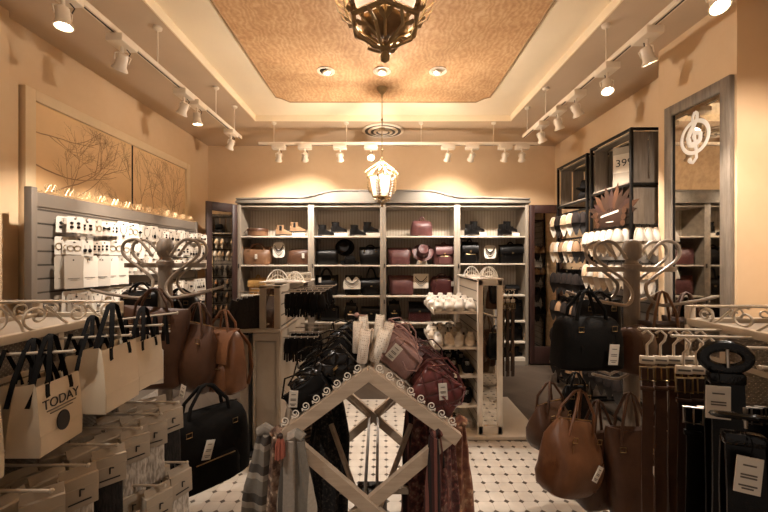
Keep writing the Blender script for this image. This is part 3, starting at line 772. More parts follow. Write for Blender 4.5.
# ------------------------------------------------------------ wall mirror on the right pilaster
mr = thing('wall_mirror', 'tall mirror in a weathered dark wood frame with a white clef emblem', 'mirror', (2.38, 0, 0), 0)
ya, yb, za, zb2 = 2.435, 3.005, .18, 2.80
for (a, b, c, d) in ((ya, ya+.075, za, zb2), (yb-.075, yb, za, zb2), (ya+.074, yb-.074, zb2-.085, zb2-.001), (ya+.074, yb-.074, za+.001, za+.085)):
    part('mirror_frame', MB().box(-.035, 0, a, b, c, d, None, .005), 'greywood', mr)
part('bevel_strip', MB().box(-.022,-.016,ya+.07,ya+.085,za+.08,zb2-.08).box(-.022,-.016,yb-.085,yb-.07,za+.08,zb2-.08), 'blackm', mr)
part('mirror_glass', MB().box(-.016,-.008,ya+.07,yb-.07,za+.08,zb2-.08), 'mirror', mr)
lg = MB(); cy_, cz_ = 2.73, 2.475
ring = [(-.019, cy_+.118*math.cos(a), cz_+.118*math.sin(a)) for a in [2*PI*k/36 for k in range(36)]]
lg.tube(ring, .015, 6, closed=True)
cl = [(0,.19),(-.022,.17),(-.02,.13),(.0,.10),(.035,.06),(.06,.01),(.045,-.045),(0,-.06),(-.045,-.035),(-.05,.01),(-.02,.03),(.012,.01),(.006,-.02)]
fin = []
for i in range(len(cl)-1):
    for j in range(4):
        t = j/4; fin.append((-.019, cy_+cl[i][0]*(1-t)+cl[i+1][0]*t, cz_+cl[i][1]*(1-t)+cl[i+1][1]*t))
lg.tube(fin, .016, 8, taper=lambda t: .7+.6*math.sin(PI*t))
lg.tube([(-.019,cy_+.0,cz_+.19),(-.019,cy_+.02,cz_+.15),(-.019,cy_+.008,cz_+.05),(-.019,cy_-.012,cz_-.1),(-.019,cy_-.015,cz_-.16),(-.019,cy_+.015,cz_-.19),(-.019,cy_+.045,cz_-.175)], .014, 8)
lg.ball((-.019, cy_+.045, cz_-.165), .02, 12)
for i in range(len(lg.v)): lg.v[i].x = -.0165 + (lg.v[i].x+.019)*.15
part('clef_emblem', lg, 'white', mr, 'white clef in a ring')
# ------------------------------------------------------------ mirrored doors beside the back shelves
def mdoor(loc, L, rz, label):
    r = thing('mirrored_door', label, 'mirror', loc, rz, 'dark framed mirrored doors')
    H0, H1 = .02, 2.34; f = .075
    for (a, b, c, d) in ((0,f,H0,H1),(L-f,L,H0,H1),(f,L-f,H1-.12,H1),(f,L-f,H0,H0+.25)):
        part('door_rail', MB().box(a,b,-.02,.02,c,d,None,.004), 'dwood', r)
    part('mirror_glass', MB().box(f-.005,L-f+.005,-.006,.012,H0+.24,H1-.11), 'mirror', r)
    return r
mdoor((-2.13-.62*.445, 5.24-.78*.445, 0), .445, math.atan2(.78,.62), 'narrow mahogany framed mirror angled left of the back shelves')
mdoor((2.14, 5.27, 0), .47, 0, 'mahogany framed mirror panel between the back shelves and the sandal rack')

# ------------------------------------------------------------ the back shelving (four cabinet units and one crown)
YC = 5.26
xs = [-2.12, -1.05, 0.0, 1.08, 2.12]
levels = [[.63,1.024,1.462,1.886]]*3 + [[.32,.63,1.024,1.462,1.886]]
def zpx(y): return EH-(y-CY)*YC/FL
lv = [[zpx(236),zpx(265),zpx(295),zpx(322)], [zpx(236),zpx(265),zpx(296),zpx(323)], [zpx(236),zpx(265),zpx(296),zpx(323)], [zpx(236),zpx(263.5),zpx(295),zpx(321),zpx(342)]]
names = ['far left','second from the left','third from the left','far right']
for i in range(4):
    x0, x1 = xs[i], xs[i+1]; w = x1-x0
    r = thing('shelf_cabinet', f'tall cream open shelf cabinet on the back wall, {names[i]} of the four', 'cabinet', (x0, YC, 0), 0, 'cream shelf cabinets on the back wall')
    for s, xx in ((0,0),(1,w-.035)):
        part('side_panel', MB().box(xx, xx+.035, 0, .42, .0, 2.36), 'cab', r)
    part('face_post', MB().box(.0, .045, -.018, 0, .0, 2.36, None, .004), 'cab', r)
    part('face_post', MB().box(w-.045, w, -.018, 0, .0, 2.36, None, .004), 'cab', r)
    part('back_panel', MB().box(.035, w-.035, .40, .42, .06, 2.36), 'bead', r)
    part('top_board', MB().box(.035, w-.035, 0, .42, 2.31, 2.345), 'cab', r)
    part('base_board', MB().box(.035, w-.035, 0, .42, .06, .1), 'cabshelf', r)
    part('plinth', MB().box(.045, w-.045, -.01, .01, .0, .06), 'cab', r)
    for z in lv[i]:
        part('shelf', MB().box(.035, w-.035, .0, .40, z-.022, z, None, .003), 'cabshelf', r)
        part('shelf_bracket', MB().box(.05,.066,.36,.40,z-.10,z-.022), 'cab', r)
    part('door_hinge', MB().tube([(.022,-.026,1.42),(.022,-.026,1.48)], .008, 8).tube([(.022,-.026,.9),(.022,-.026,.96)], .008, 8), 'blackm', r)
cr = thing('cabinet_crown', 'cream arched cornice running over all four back shelf cabinets', 'cornice', (0, YC, 2.36), 0)
top = []
def crown(x):
    a = abs(x+.02); t = max(0, min(1, (1.18-a)/.55)); t = t*t*(3-2*t)
    e = max(0, min(1, (a-1.5)/.6))
    return .085 + .10*t - .02*e
N = 60
pol = [(2.13, 0), (-2.13, 0)]+[(-2.13+4.26*k/N, crown(-2.13+4.26*k/N)) for k in range(N+1)]
part('arched_board', MB().prismy(pol, -.03, 0.0), 'crown', cr)
part('cornice_moulding', MB().box(-2.14,2.14,-.05,-.025,.0,.035,None,.006), 'crown', cr)
rim = MB(); rim.ribbon([(-2.13+4.26*k/N, -.03, crown(-2.13+4.26*k/N)) for k in range(N+1)], (0,1,0), .05, .016); part('crown_moulding', rim, 'crown', cr)
part('top_cover', MB().box(-2.12,2.12,0,.42,-.0,.012), 'cab', cr)
# ------------------------------------------------------------ goods on the back shelves
S = FL/YC          # px per metre on the shelf front
def onshelf(px0, px1, z, back=.16):
    Y = YC+back; x0 = (px0-CX)*(Y)/FL; x1 = (px1-CX)*(Y)/FL
    return Vector(((x0+x1)/2, Y, z)), (x1-x0)
def hpx(y0, y1, back=.16): return (y1-y0)*(YC+back)/FL
A, B_, C_, D_ = lv
def sbag(kind, px0, px1, ytop, ysh, z, mat, label, d=.15, handle=None, **k):
    p, w = onshelf(px0, px1, z); h = hpx(ytop, ysh)
    hh = k.pop('hh', .08)
    if handle: h = max(h-hh*.75, .1)
    k.setdefault('hw', .03); k.setdefault('amp', .012); k.setdefault('tiltv', random.uniform(-.05,.05)); return bag(kind, w, h, min(d, .22), mat, label, p, handle=handle, hh=hh, **k)
# bay 1
z1, z2, z3, z4 = A[3], A[2], A[1], A[0]
def zz(px): return EH-(px-CY)*YC/FL
T = [zz(236), zz(265), zz(295.5), zz(322.5)]
p, w = onshelf(247, 269, T[0])
r = thing('hat_box', 'round tan leather hat box lying on the top left shelf', 'box', p, 0)
part('body', MB().lathe([(.13,0),(.148,.01),(.15,.07),(.15,.075)], 32), 'tan', r)
part('lid', MB().lathe([(.154,.072),(.155,.10),(.148,.118),(.10,.122),(.001,.122)], 32), 'brown', r)
part('side_strap', MB().ribbon([(-.155,0,.11),(-.20,-.02,.06),(-.215,-.03,-.0+.012)], (0,1,0), .02, .004), 'brown', r)
bootT = Stock(boot_maker('tanf', '', .12)); bootB = Stock(boot_maker('suede', '', .13))
riser_px = []
def riser(px0, px1, h, z, label, mat='whitep', dpt=.14):
    p, w = onshelf(px0, px1, z, .2)
    o = thing('shoe_riser', label, 'riser', p, 0, 'small white shoe risers')
    part('block', MB().box(-w/2, w/2, -dpt/2, dpt/2, 0, h, None, .004), mat, o); return p, h
shoes = 0
def put_boot(st, px, base, back, label, rz, group, scale=None):
    p = W(px, 0, YC+back); p.z = base; return st.put(p, (0,0,rz), label, group, scale)
g = 'ankle boots on the back shelves'
riser(293, 306, .055, T[0], 'white riser under the tan ankle boot')
put_boot(bootT, 284, T[0], .12, 'tan suede ankle boot standing on the shelf, beside the raised one', PI/2+.25, g)
put_boot(bootT, 298, T[0]+.055, .22, 'tan suede ankle boot raised on a white riser', PI/2+.15, g)
for px, rl, nm in ((326,338,'left'),(358,370,'right')):
    riser(rl-5, rl+10, .055, T[0], f'white riser under the {nm} pair of black boots')
    put_boot(bootB, px, T[0], .11, f'black suede ankle boot, front one of the {nm} pair in the second bay', PI/2+.2, g)
    put_boot(bootB, rl+1, T[0]+.055, .23, f'black suede ankle boot, raised one of the {nm} pair in the second bay', PI/2+.2, g)
sbag('tote', 244, 272, 245, 265, T[1], 'tan', 'large slouching tan leather tote on the second shelf, far left', .2, 'arc', hh=.05, tagp=(.02,.16), amp=.022)
sbag('boxy', 288, 311, 249, 265, T[1], 'brown', 'plain tan leather case bag right of the jewellery stand', .16, None, tagp=(.08,.17))
sbag('boxy', 250, 268, 276, 295, T[2], 'mustard', 'small mustard leather bag on the third shelf, left', .14, 'loop', hh=.05, flap=True)
sbag('boxy', 297, 312, 277, 295, T[2], 'dbrown', 'small dark brown bag at the right end of the third shelf', .14, None)
sbag('tote', 246, 262, 302, 322, T[3], 'brown', 'brown tote low on the fourth shelf behind the glove stand', .14, 'arc', hh=.05)
# jewellery stands: white bust card on a foot with a necklace
def jstand(px, ytop, ysh, z, label, shape='round', wpx=11, back=.12):
    p = W(px, 0, YC+back); p.z = z; h = hpx(ytop, ysh, back); w = wpx*(YC+back)/FL
    r = thing('jewellery_stand', label, 'stand', p, 0, 'white jewellery stands')
    part('foot', MB().box(-w*.35, w*.35, -.04, .04, 0, .012, None, .004), 'acrylic', r)
    part('stem', MB().tube([(0,0,.01),(0,0,h*.4)], .008, 8), 'acrylic', r)
    cd = MB()
    if shape == 'round': cd.prismy([(w/2*math.copysign(abs(math.cos(t))**.5, math.cos(t)), h*.65+h*.34*math.copysign(abs(math.sin(t))**.6, math.sin(t))) for t in [2*PI*k/24 for k in range(24)]], -.006, .006)
    elif shape == 'scallop':
        cd.prismy([(-w/2, h*.32)]+[(-w/2+w*k/24, h*.72+h*.28*abs(math.sin(PI*k/12))) for k in range(25)]+[(w/2, h*.32)], -.006, .006)
    else: cd.box(-w/2, w/2, -.006, .006, h*.3, h, None, .003)
    part('display_card', cd, 'card', r)
    nk = MB()
    for q in range(3):
        for i in range(13):
            t = i/12; nk.ball((-w*.36+w*.72*t, -.012, h*(.84-.1*q)-h*(.22)*math.sin(PI*t)), .0055 if q else .009, 6)
    part('necklace', nk, 'blackm' if shape != 'scallop' else 'grey_ink', r)
    return r
jstand(279, 242, 265, T[1], 'white jewellery card stand between the tan tote and tan case', 'round', 12)
jstand(421, 275, 296, T[2], 'white stand hung with long pale necklaces between the burgundy bags', 'flat', 15)
jstand(490, 244, 264, T[1], 'white bust card with a dark necklace between the two black bags', 'round', 12)
jstand(352, 278, 296, T[2], 'low white stand with scalloped necklaces among the black bags', 'scallop', 17, .1)
# bay 2
sbag('barrel', 317, 338, 250, 265, T[1], 'black', 'black leather barrel bag on the second shelf of the second bay', .16, None, tagp=None)
p = W(347, 0, YC+.3); p.z = T[1]
hd = thing('hat_stand', 'thin silver hat stand behind the black hats', 'stand', p, 0)
part('foot', MB().lathe([(.07,0),(.07,.008),(.001,.01)], 20), 'steel', hd); part('pole', MB().tube([(0,0,.005),(0,0,.38)], .006, 8), 'steel', hd)
part('cross_bar', MB().tube([(-.0,-.08,.36),(.07,-.08,.36)], .005, 8).tube([(0,0,.36),(0,-.08,.36)], .005, 8), 'steel', hd)
hat('black felt hat hung upright on the silver hat stand', W(345, 241, YC+.19)+Vector((0,0,-.10)), 'suede', (PI/2-.15, 0, 0), .145)
p = W(349.5, 0, YC+.13); p.z = T[1]+.01
hat('black felt hat lying on the shelf in front of the hat stand', p, 'suede', (.35, 0, .2), .145)
p.z = T[1]
sbag('tote', 359, 382, 246, 265, T[1], 'black', 'wide black leather tote at the right end of the second shelf', .18, 'arc', hh=.03)
sbag('tote', 315, 339, 272, 296, T[2], 'black', 'black tote with looped handles and white tag, left in the third row', .18, 'arc', hh=.10, tagp=(-.08,.26))
sbag('clutch', 345, 362, 277, 296, T[2], 'black', 'black clutch behind the low scalloped necklace stand', .08, None)
sbag('boxy', 362, 382, 272, 296, T[2], 'black', 'black bag with tall curved handle, right in the third row', .18, 'arc', hh=.15, flap=True)
sbag('barrel', 321, 339, 304, 322, T[3], 'black', 'black barrel bag with handle on the fourth shelf', .18, 'arc', hh=.06, tagp=None)
sbag('backpack', 344, 357, 302, 322, T[3], 'black', 'small black backpack on the fourth shelf of the second bay', .14, 'loop', hh=.04)
sbag('clutch', 361, 382, 308, 322, T[3], 'black', 'wide black clutch lying right on the fourth shelf', .12, None, flap=True)
# bay 3
sbag('boxy', 410, 432, 217, 236, T[0], 'maroon', 'burgundy boxy handbag with round top handle alone on the top shelf', .18, 'loop', hh=.07, hx=.2)
sbag('tote', 387, 411, 248, 265, T[1], 'maroon', 'burgundy tote with seamed front left of the burgundy hat', .18, None)
p = W(422, 0, YC+.2); p.z = T[1]+.17
hs = thing('hat_stand', 'low white hat stand under the burgundy hat', 'stand', (p.x, p.y+.0, T[1]), 0)
part('block', MB().loft([sring(0,0,z,a,a*.7,3,16) for z, a in ((0,.09),(.05,.07),(.12,.05),(.13,.02))]), 'card', hs)
hat('burgundy felt hat tipped forward on a white stand', p+Vector((0,-.1,.01)), 'maroon', (1.05, 0, 0), .16, 'dmaroon')
sbag('backpack', 433, 455, 243, 265, T[1], 'maroon', 'burgundy leather backpack right of the burgundy hat', .16, 'loop', hh=.03)
sbag('tote', 388, 414, 277, 296, T[2], 'maroon', 'wide burgundy tote on the third shelf left of the necklace stand', .18, None)
sbag('boxy', 430, 454, 276, 296, T[2], 'dmaroon', 'dark burgundy satchel on the third shelf right of the necklace stand', .17, 'arc', hh=.03, tagp=(.14,.2))
sbag('backpack', 388, 401, 301, 322, T[3], 'black', 'small black drawstring backpack on the fourth shelf of the third bay', .13, 'loop', hh=.03)
sbag('boxy', 408, 430, 303, 322, T[3], 'dmaroon', 'wine bag with fur flap and fringed front on the fourth shelf', .16, None, flap=True, trim='suede', fringe=True)
sbag('clutch', 410, 432, 331, 343, zz(343), 'black', 'black purse on the lowest visible shelf of the third bay', .12, None)
# bay 4
hib = Stock(boot_maker('black', '', .16, .045, 'high_top_boot', True))
for px, nm in ((470,'left'),(503,'right')):
    riser(px+1, px+15, .055, T[0], f'white riser under the {nm} pair of high-top boots')
    put_boot(hib, px+2, T[0], .10, f'strapped black high-top boot, front one of the {nm} pair on the far right shelf', PI/2+.3, 'high-top boots on the far right shelf')
    put_boot(hib, px+7, T[0]+.055, .23, f'strapped black high-top boot, raised one of the {nm} pair on the far right shelf', PI/2+.3, 'high-top boots on the far right shelf')
U = [zz(236), zz(263.5), zz(295), zz(321), zz(342), zz(361)]
sbag('backpack', 459, 479, 240, 264, U[1], 'black', 'shiny black backpack on the far right unit, left of the necklace bust', .15, 'loop', hh=.05)
sbag('boxy', 499, 523, 243, 264, U[1], 'black', 'black bag with round flap and clasp right of the necklace bust', .16, 'loop', hh=.04, flap=True)
sbag('boxy', 461, 474, 270, 295, U[2], 'black', 'small black bag with ring handle behind the white sandals', .12, 'loop', hh=.09)
sbag('boxy', 505, 518, 286, 295, U[2], 'black', 'tiny black box bag at the right of the third shelf', .12, None, flap=True)
sbag('tote', 505, 523, 300, 321, U[3], 'black', 'black tote beside the white side post, fourth shelf far right', .16, 'arc', hh=.04)
sbag('boxy', 505, 522, 324, 342, U[4], 'black', 'black handbag on the fifth shelf far right', .16, 'arc', hh=.04)
put_boot(bootB, 508, zz(361), .1, 'black ankle boot on the bottom shelf of the far right unit, left one', PI/2+.4, g)
put_boot(bootB, 518, zz(361), .14, 'black ankle boot on the bottom shelf of the far right unit, right one', PI/2+.4, g)

# ------------------------------------------------------------ black iron crate rack with sandals (right wall)
def crate_rack(y0, y1, ztop, label, mesh_back):
    r = thing('crate_rack', label, 'rack', (2.2, 0, 0), 0, 'black iron crate racks')
    d = XR-.03-2.2; zc = ztop-.5
    for (x, y) in ((.0,y0),(.0,y1),(d,y0),(d,y1)):
        part('post', MB().box(x-.012,x+.012,y-.012,y+.012,0,ztop,None,.002), 'blackm', r)
    for z in (ztop-.012, zc, .06):
        b = MB()
        for (a, c) in (((0,y0),(d,y0)),((0,y1),(d,y1)),((0,y0),(0,y1)),((d,y0),(d,y1))): b.bar((a[0],a[1],z),(c[0],c[1],z),.022,.022)
        part('rail', b, 'blackm', r)
    # wooden crate lining
    for (yy0, yy1) in ((y0+.014,y0+.026),(y1-.026,y1-.014)):
        cr_ = MB().box(.02,d-.02,yy0,yy1,zc+.02,zc+.05).box(.02,d-.02,yy0,yy1,ztop-.05,ztop-.03)
        for i in range(3):
            q = i/3; cr_.box(.02+(d-.04)*q+.005, .02+(d-.04)*(q+.30), yy0-.001, yy1+.001, zc+.02, ztop-.03)
        part('crate_end', cr_, 'greywood', r)
    n = 4; bk_ = MB()
    for i in range(n):
        ya = y0+.03+(y1-y0-.06)*i/n; bk_.box(d-.05, d-.035, ya+.012, ya+(y1-y0-.06)/n-.022, zc+.02, ztop-.04)
    part('crate_back', bk_, 'greywood', r)
    part('crate_floor', MB().box(.01,d-.01,y0+.012,y1-.012,zc+.011,zc+.03), 'greywoodx', r)
    tb = MB()
    for i in range(3): tb.box(.02+d*i/3.1, .02+d*(i+.72)/3.1, y0+.02, y1-.02, ztop-.04, ztop-.026)
    part('crate_top', tb, 'greywoodx', r)
    part('back_panel', MB().box(d-.03,d-.015,y0+.012,y1-.012,.08,zc-.02), 'slat', r)
    return r, d, zc
rk1, d1, zc1 = crate_rack(3.19, 3.80, 2.715, 'nearer tall black iron crate rack with white slippers beside the pilaster', True)
rk2, d2, zc2 = crate_rack(3.88, 4.52, 2.69, 'farther black iron crate rack with sandals near the back corner', True)
part('end_panel', MB().box(.02,d1-.02,3.195,3.21,1.86,zc1-.03), 'greywood', rk1)
def peg_bar(parent, y0, y1, z, x=0.02):
    part('peg_rail', MB().bar((x,y0+.012,z),(x,y1-.012,z),.012,.02), 'blackm', parent)
whites = Stock(slipper_maker('cream', 'shoew', '')); beiges = Stock(slipper_maker('sole', 'beige', '')); darks = Stock(slipper_maker('soled', 'darkfl', '')); tans = Stock(slipper_maker('soled', 'tanf', ''))
def sandal_row(parent, y0, y1, z, n, stocks, what, rowname, tilt=0, x=2.2-.02, depth=1, jit=.08):
    peg_bar(parent, y0, y1, z+.0)
    for k in range(n):
        y = y1-.06-(y1-y0-.12)*k/(n-1)
        st = stocks[(k*7+int(z*10)) % len(stocks)]
        nm = what[(k*7+int(z*10)) % len(stocks)]
        st.put((x-.03*(depth), y, z-.29), (random.uniform(-.06,.06), 0, -PI/2+.95+random.uniform(-jit, jit)*2), f'{nm} hung in the {rowname}, {ordw[k]} from far end', 'slippers hung on the crate racks')
    
sandal_row(rk1, 3.19, 3.80, 1.86, 6, [whites, whites, whites], ['white fluffy slippers']*3, 'upper row of the nearer rack')
sandal_row(rk1, 3.19, 3.80, 1.53, 6, [whites, beiges], ['cream slippers','beige slippers'], 'second row of the nearer rack')
sandal_row(rk1, 3.19, 3.80, 1.2, 5, [beiges, darks, tans], ['beige slippers','dark slippers','tan slippers'], 'third row of the nearer rack')
sandal_row(rk1, 3.19, 3.80, .86, 5, [darks, tans], ['dark slippers','tan slippers'], 'fourth row of the nearer rack')
sandal_row(rk1, 3.19, 3.80, .52, 5, [darks], ['dark slippers'], 'lowest row of the nearer rack')
sandal_row(rk2, 3.88, 4.52, 2.10, 5, [beiges, darks, beiges], ['beige slippers','dark slippers','beige slippers'], 'top row of the farther rack')
sandal_row(rk2, 3.88, 4.52, 1.79, 6, [whites, tans, beiges], ['pale slippers','tan slippers','beige slippers'], 'second row of the farther rack')
sandal_row(rk2, 3.88, 4.52, 1.42, 5, [darks], ['dark slippers'], 'third row of the farther rack')
sandal_row(rk2, 3.88, 4.52, 1.08, 5, [darks, tans], ['dark slippers','tan slippers'], 'fourth row of the farther rack')
sandal_row(rk2, 3.88, 4.52, .74, 5, [tans, darks], ['tan slippers','dark slippers'], 'fifth row of the farther rack')
sandal_row(rk2, 3.88, 4.52, .42, 5, [tans], ['tan slippers'], 'lowest row of the farther rack')
for i in range(3):     # end of the near rack facing the room
    whites.put((2.26+i*.07, 3.155, 1.57), (0,0,random.uniform(-.1,.1)), f'white fluffy slippers on the end of the nearer rack, {ordw[i]} from the aisle', 'slippers hung on the crate racks')
for i in range(2):
    beiges.put((2.27+i*.08, 3.155, 1.24), (0,0,random.uniform(-.1,.1)), f'beige slippers on the end of the nearer rack, {ordw[i]} from the aisle', 'slippers hung on the crate racks')
# slippers hung on the far side, facing the mirrored door
for rI, z in enumerate((1.80,1.45,1.12,.8)):
    for i in range(4):
        (tans if rI < 2 else darks).put((2.28+i*.11, 4.565, z-.29), (0,0,PI+random.uniform(-.2,.2)), f'{"tan" if rI < 2 else "dark"} slippers, far end of farther rack, {ordw[rI]} row, {ordw[i]} from aisle', 'slippers on the far end of the rack')
# things in the crates
bag('slouch', .2, .12, .16, 'suede', 'dark hat-like soft bag in the far crate', (2.34, 4.1, zc2+.03), -.9, None, amp=.015)
hat('dark felt hat on top of the soft bag in the far crate', (2.34, 4.1, zc2+.145), 'suede', (.1,0,0), .13)
o = thing('price_sign', 'white price sign reading 399 standing in the nearer crate', 'sign', (2.36, 3.50, zc1+.03), -PI/2+.7)
part('sign_board', MB().box(-.11,.11,-.006,.006,.0,.40,None,.002), 'boxp', o)
part('sign_face', MB().box(-.105,.105,-.009,-.006,.15,.33,None,0), 'cardd', o)
lettering('price_digits', '399.', .10, 'ink', o, Matrix.Translation((0,-.0105,.24)) @ Matrix.Rotation(PI/2, 4, 'X'))
# feather shaped poster sign hanging on the near rack
o = thing('feather_sign', 'brown sign of fanned feathers with a pale lettered banner on the nearer rack', 'sign', (2.17, 3.44, 1.87), -PI/2+.08)
part('sign_plate', MB().box(-.17,.17,-.004,.006,-.02,.14,None,.002), 'dbrown', o)
for i in range(13):
    a = PI*(.04+.92*i/12); L = .22+.05*(i%2); c = Vector((.10*math.cos(a), 0, .09+.04*math.sin(a))); dvec = Vector((math.cos(a), 0, math.sin(a))); s_ = Vector((-math.sin(a), 0, math.cos(a)))
    pts = [c, c+dvec*L*.3+s_*.03, c+dvec*L*.7+s_*.028, c+dvec*L, c+dvec*L*.7-s_*.028, c+dvec*L*.3-s_*.03]
    part('feather', MB().prismy([(q.x, q.z) for q in pts], .006+.001*i, .010+.001*i), ['dbrown','brown','dwood','dbrown'][i%4], o, smooth=False)
for i in range(3):
    for s in (-1,1):
        part('feather', MB().prismy([(s*(.17+.01*i)+.03*math.cos(t), .01+i*.055+.028*math.sin(t)) for t in [2*PI*k/12 for k in range(12)]], -.010,-.004), 'brown', o)
bn = MB()
for i in range(11): bn.box(-.12+.022*i, -.105+.022*i, -.008, -.004, .085+.003*i, .105+.003*i)
part('banner_marks', bn, 'card', o); part('banner_marks', MB().box(-.05,.05,-.008,-.004,.03,.038), 'card', o)

# ------------------------------------------------------------ slatwall with jewellery cards (left wall)
XS = -2.48
sw = thing('slatwall_stand', 'long grey slatwall stand of jewellery cards below the branch mural', 'display', (XS, 0, 0), 0)
ys0, ys1 = 2.52, 4.76
part('slat_panel', MB().box(-.03, 0, ys0+.03, ys1, .12, 2.02), 'slat', sw)
part('end_post', MB().box(-.035,.02,ys0,ys0+.045,0,2.06,None,.004), 'sframe', sw)
part('end_post', MB().box(-.035,.02,ys1-.02,ys1+.02,0,2.04,None,.004), 'sframe', sw)
part('top_band', MB().box(-.035,.008,ys0+.04,ys1,1.93,2.03), 'sframe', sw)
part('foot_board', MB().box(-.12,.16,ys0,ys1,0,.12,None,.005), 'sframe', sw)
gal = MB()
n = 26
for i in range(n):
    y = ys0+.1+(ys1-ys0-.15)*i/n; stp = (ys1-ys0-.15)/n
    s_ = 1 if i % 2 else -1
    pts = [(0, y+stp*.5+a, 2.075+s_*b) for a, b in spiral(0,0,.006,.032,0,2.2*PI,18)]
    gal.tube(pts, .0035, 5)
    gal.tube([(0,y-.01,2.05),(0,y+stp*.3,2.075+s_*.035),(0,y+stp*.8,2.075-s_*.03),(0,y+stp*1.1,2.05)], .0035, 5)
gal.tube([(0,ys0+.05,2.04),(0,ys1,2.04)], .005, 6)
part('scroll_gallery', gal, 'goldl', sw)
# hooks and cards
def card_maker(w, h, kind, bm_='card'):
    def mk():
        r = thing('jewellery_card', '', 'card')
        pts = [(-w/2,0),(w/2,0),(w/2,h*.93),(w*.42,h),(-w*.42,h),(-w/2,h*.93)]
        part('backing_card', MB().prism(pts, -.0012, .0012, Matrix.Rotation(PI/2, 4, 'X')), bm_, r)
        part('hang_hole', MB().lathe([(.006,-.002),(.006,.002)], 10, Matrix.Translation((0,0,h*.86)) @ Matrix.Rotation(PI/2,4,'X')), 'ink', r)
        j = MB()
        if kind == 'studs':
            for x in (-w*.2,w*.2):
                for z in (.35,.6): j.ball((x,-.004,h*z), .0085, 6)
        elif kind == 'drops':
            for x in (-w*.2,w*.2): j.tube([(x,-.004,h*.66),(x,-.006,h*.4)], .0016, 5); j.ball((x,-.007,h*.34), .011, 8, 1.3)
        elif kind == 'hoops':
            for x in (-w*.22,w*.22): j.tube([(x+.015*math.cos(t),-.005,h*.45+.02*math.sin(t)) for t in [2*PI*k/14 for k in range(14)]], .0022, 5, closed=True)
        elif kind == 'necklace':
            j.tube([(-w*.3,-.004,h*.8),(-w*.25,-.006,h*.5),(0,-.008,h*.3),(w*.25,-.006,h*.5),(w*.3,-.004,h*.8)], .002, 5); j.ball((0,-.01,h*.28), .01, 8)
        elif kind == 'bow':
            for s in (-1,1): j.loft([[(0,-.004,h*.5),(0,-.012,h*.52),(0,-.004,h*.54)],[(s*w*.3,-.004,h*.38),(s*w*.3,-.03,h*.52),(s*w*.3,-.004,h*.66)]])
        elif kind == 'long':
            j.box(-w*.3,w*.3,-.003,-.0012,h*.30,h*.30+.004).box(-w*.18,w*.18,-.003,-.0012,h*.26,h*.26+.002)
        part('jewellery', j, {'studs':'blackm','drops':'blackm','hoops':'brass','necklace':'grey_ink','bow':'ribbon','long':'grey_ink'}[kind], r)
        return r
    return mk
CK = {k: Stock(card_maker(w, h, k)) for k, w, h in (('studs',.075,.10),('drops',.07,.12),('hoops',.075,.11),('necklace',.085,.14),('bow',.08,.10),('long',.13,.25))}
ORD = ordw+['thirteenth','fourteenth','fifteenth','sixteenth','seventeenth','eighteenth','nineteenth','twentieth']
CK2 = {k: Stock(card_maker(w, h, k, 'card2')) for k, w, h in (('studs',.075,.10),('drops',.07,.12),('hoops',.075,.11),('necklace',.085,.14),('bow',.08,.10),('long',.13,.25))}
desc = {'studs':'white earring card with dark studs','drops':'white earring card with dark drops','hoops':'white earring card with gilt hoops','necklace':'white card with a fine necklace','bow':'white card with a black hair bow','long':'long white card with a printed line'}
hooks = 0
rowsz = [(1.855,'top'),(1.70,'second'),(1.545,'third'),(1.275,'fourth'),(1.08,'fifth')]
for ri, (z, rn) in enumerate(rowsz):
    long_row = ri == 2
    npeg = [20,20,17,20,18][ri]
    for k in range(npeg):
        y = ys0+.20+(ys1-ys0-.32)*k/(npeg-1)
        kind = random.choice(['studs','drops','hoops','necklace','bow'])
        if ri == 0 and k < 1: kind = 'studs'
        if ri == 2 and k < 5: kind = 'long'
        if ri in (3,4) and k in (0,1,2,4): kind = 'necklace'
        h = {'studs':.10,'drops':.12,'hoops':.11,'necklace':.14,'bow':.10,'long':.25}[kind]
        # peg
        part('peg', MB().tube([(0,y,z),(.16,y,z),(.165,y,z+.015)], .003, 5), 'steel', sw)
        m = 3 if kind != 'bow' else 2
        pos = ORD[k]
        for q in range(m):
            x = XS+.155-q*.045
            place = ['outermost','middle','innermost'][q]
            (CK2 if random.random() < .35 else CK)[kind].put((x, y+random.uniform(-.02,.02), z-h*.86*(1.2 if kind != 'long' else 1)-.003), (random.uniform(-.06,.06), random.uniform(-.05,.05), PI/2-.55+random.uniform(-.4,.4)), f'{desc[kind]}, {rn} row, {pos} peg, {place}', f'cards on the {rn} row of the slatwall', (random.uniform(1.0,1.4),1,random.uniform(.95,1.3)) if kind != 'long' else (random.uniform(.8,1.05),1,1))
# long row lower height: second half packs of scarf rings
for i in range(5):
    y = ys0+.35+i*.12
    r = thing('hair_scrunchie', f'ruched coral and brown hair band under the second row, {ordw[i]} from the near end', 'hair band', (XS+.09, y, 1.535), 0, 'hair bands on the slatwall')
    part('band', MB().tube([(0, .03*math.cos(t), .03*math.sin(t)+.0) for t in [2*PI*k/16 for k in range(16)]], .011, 7, closed=True).wrinkle(.005, 40, i), ['red','dbrown','suede','red','cream'][i], r)
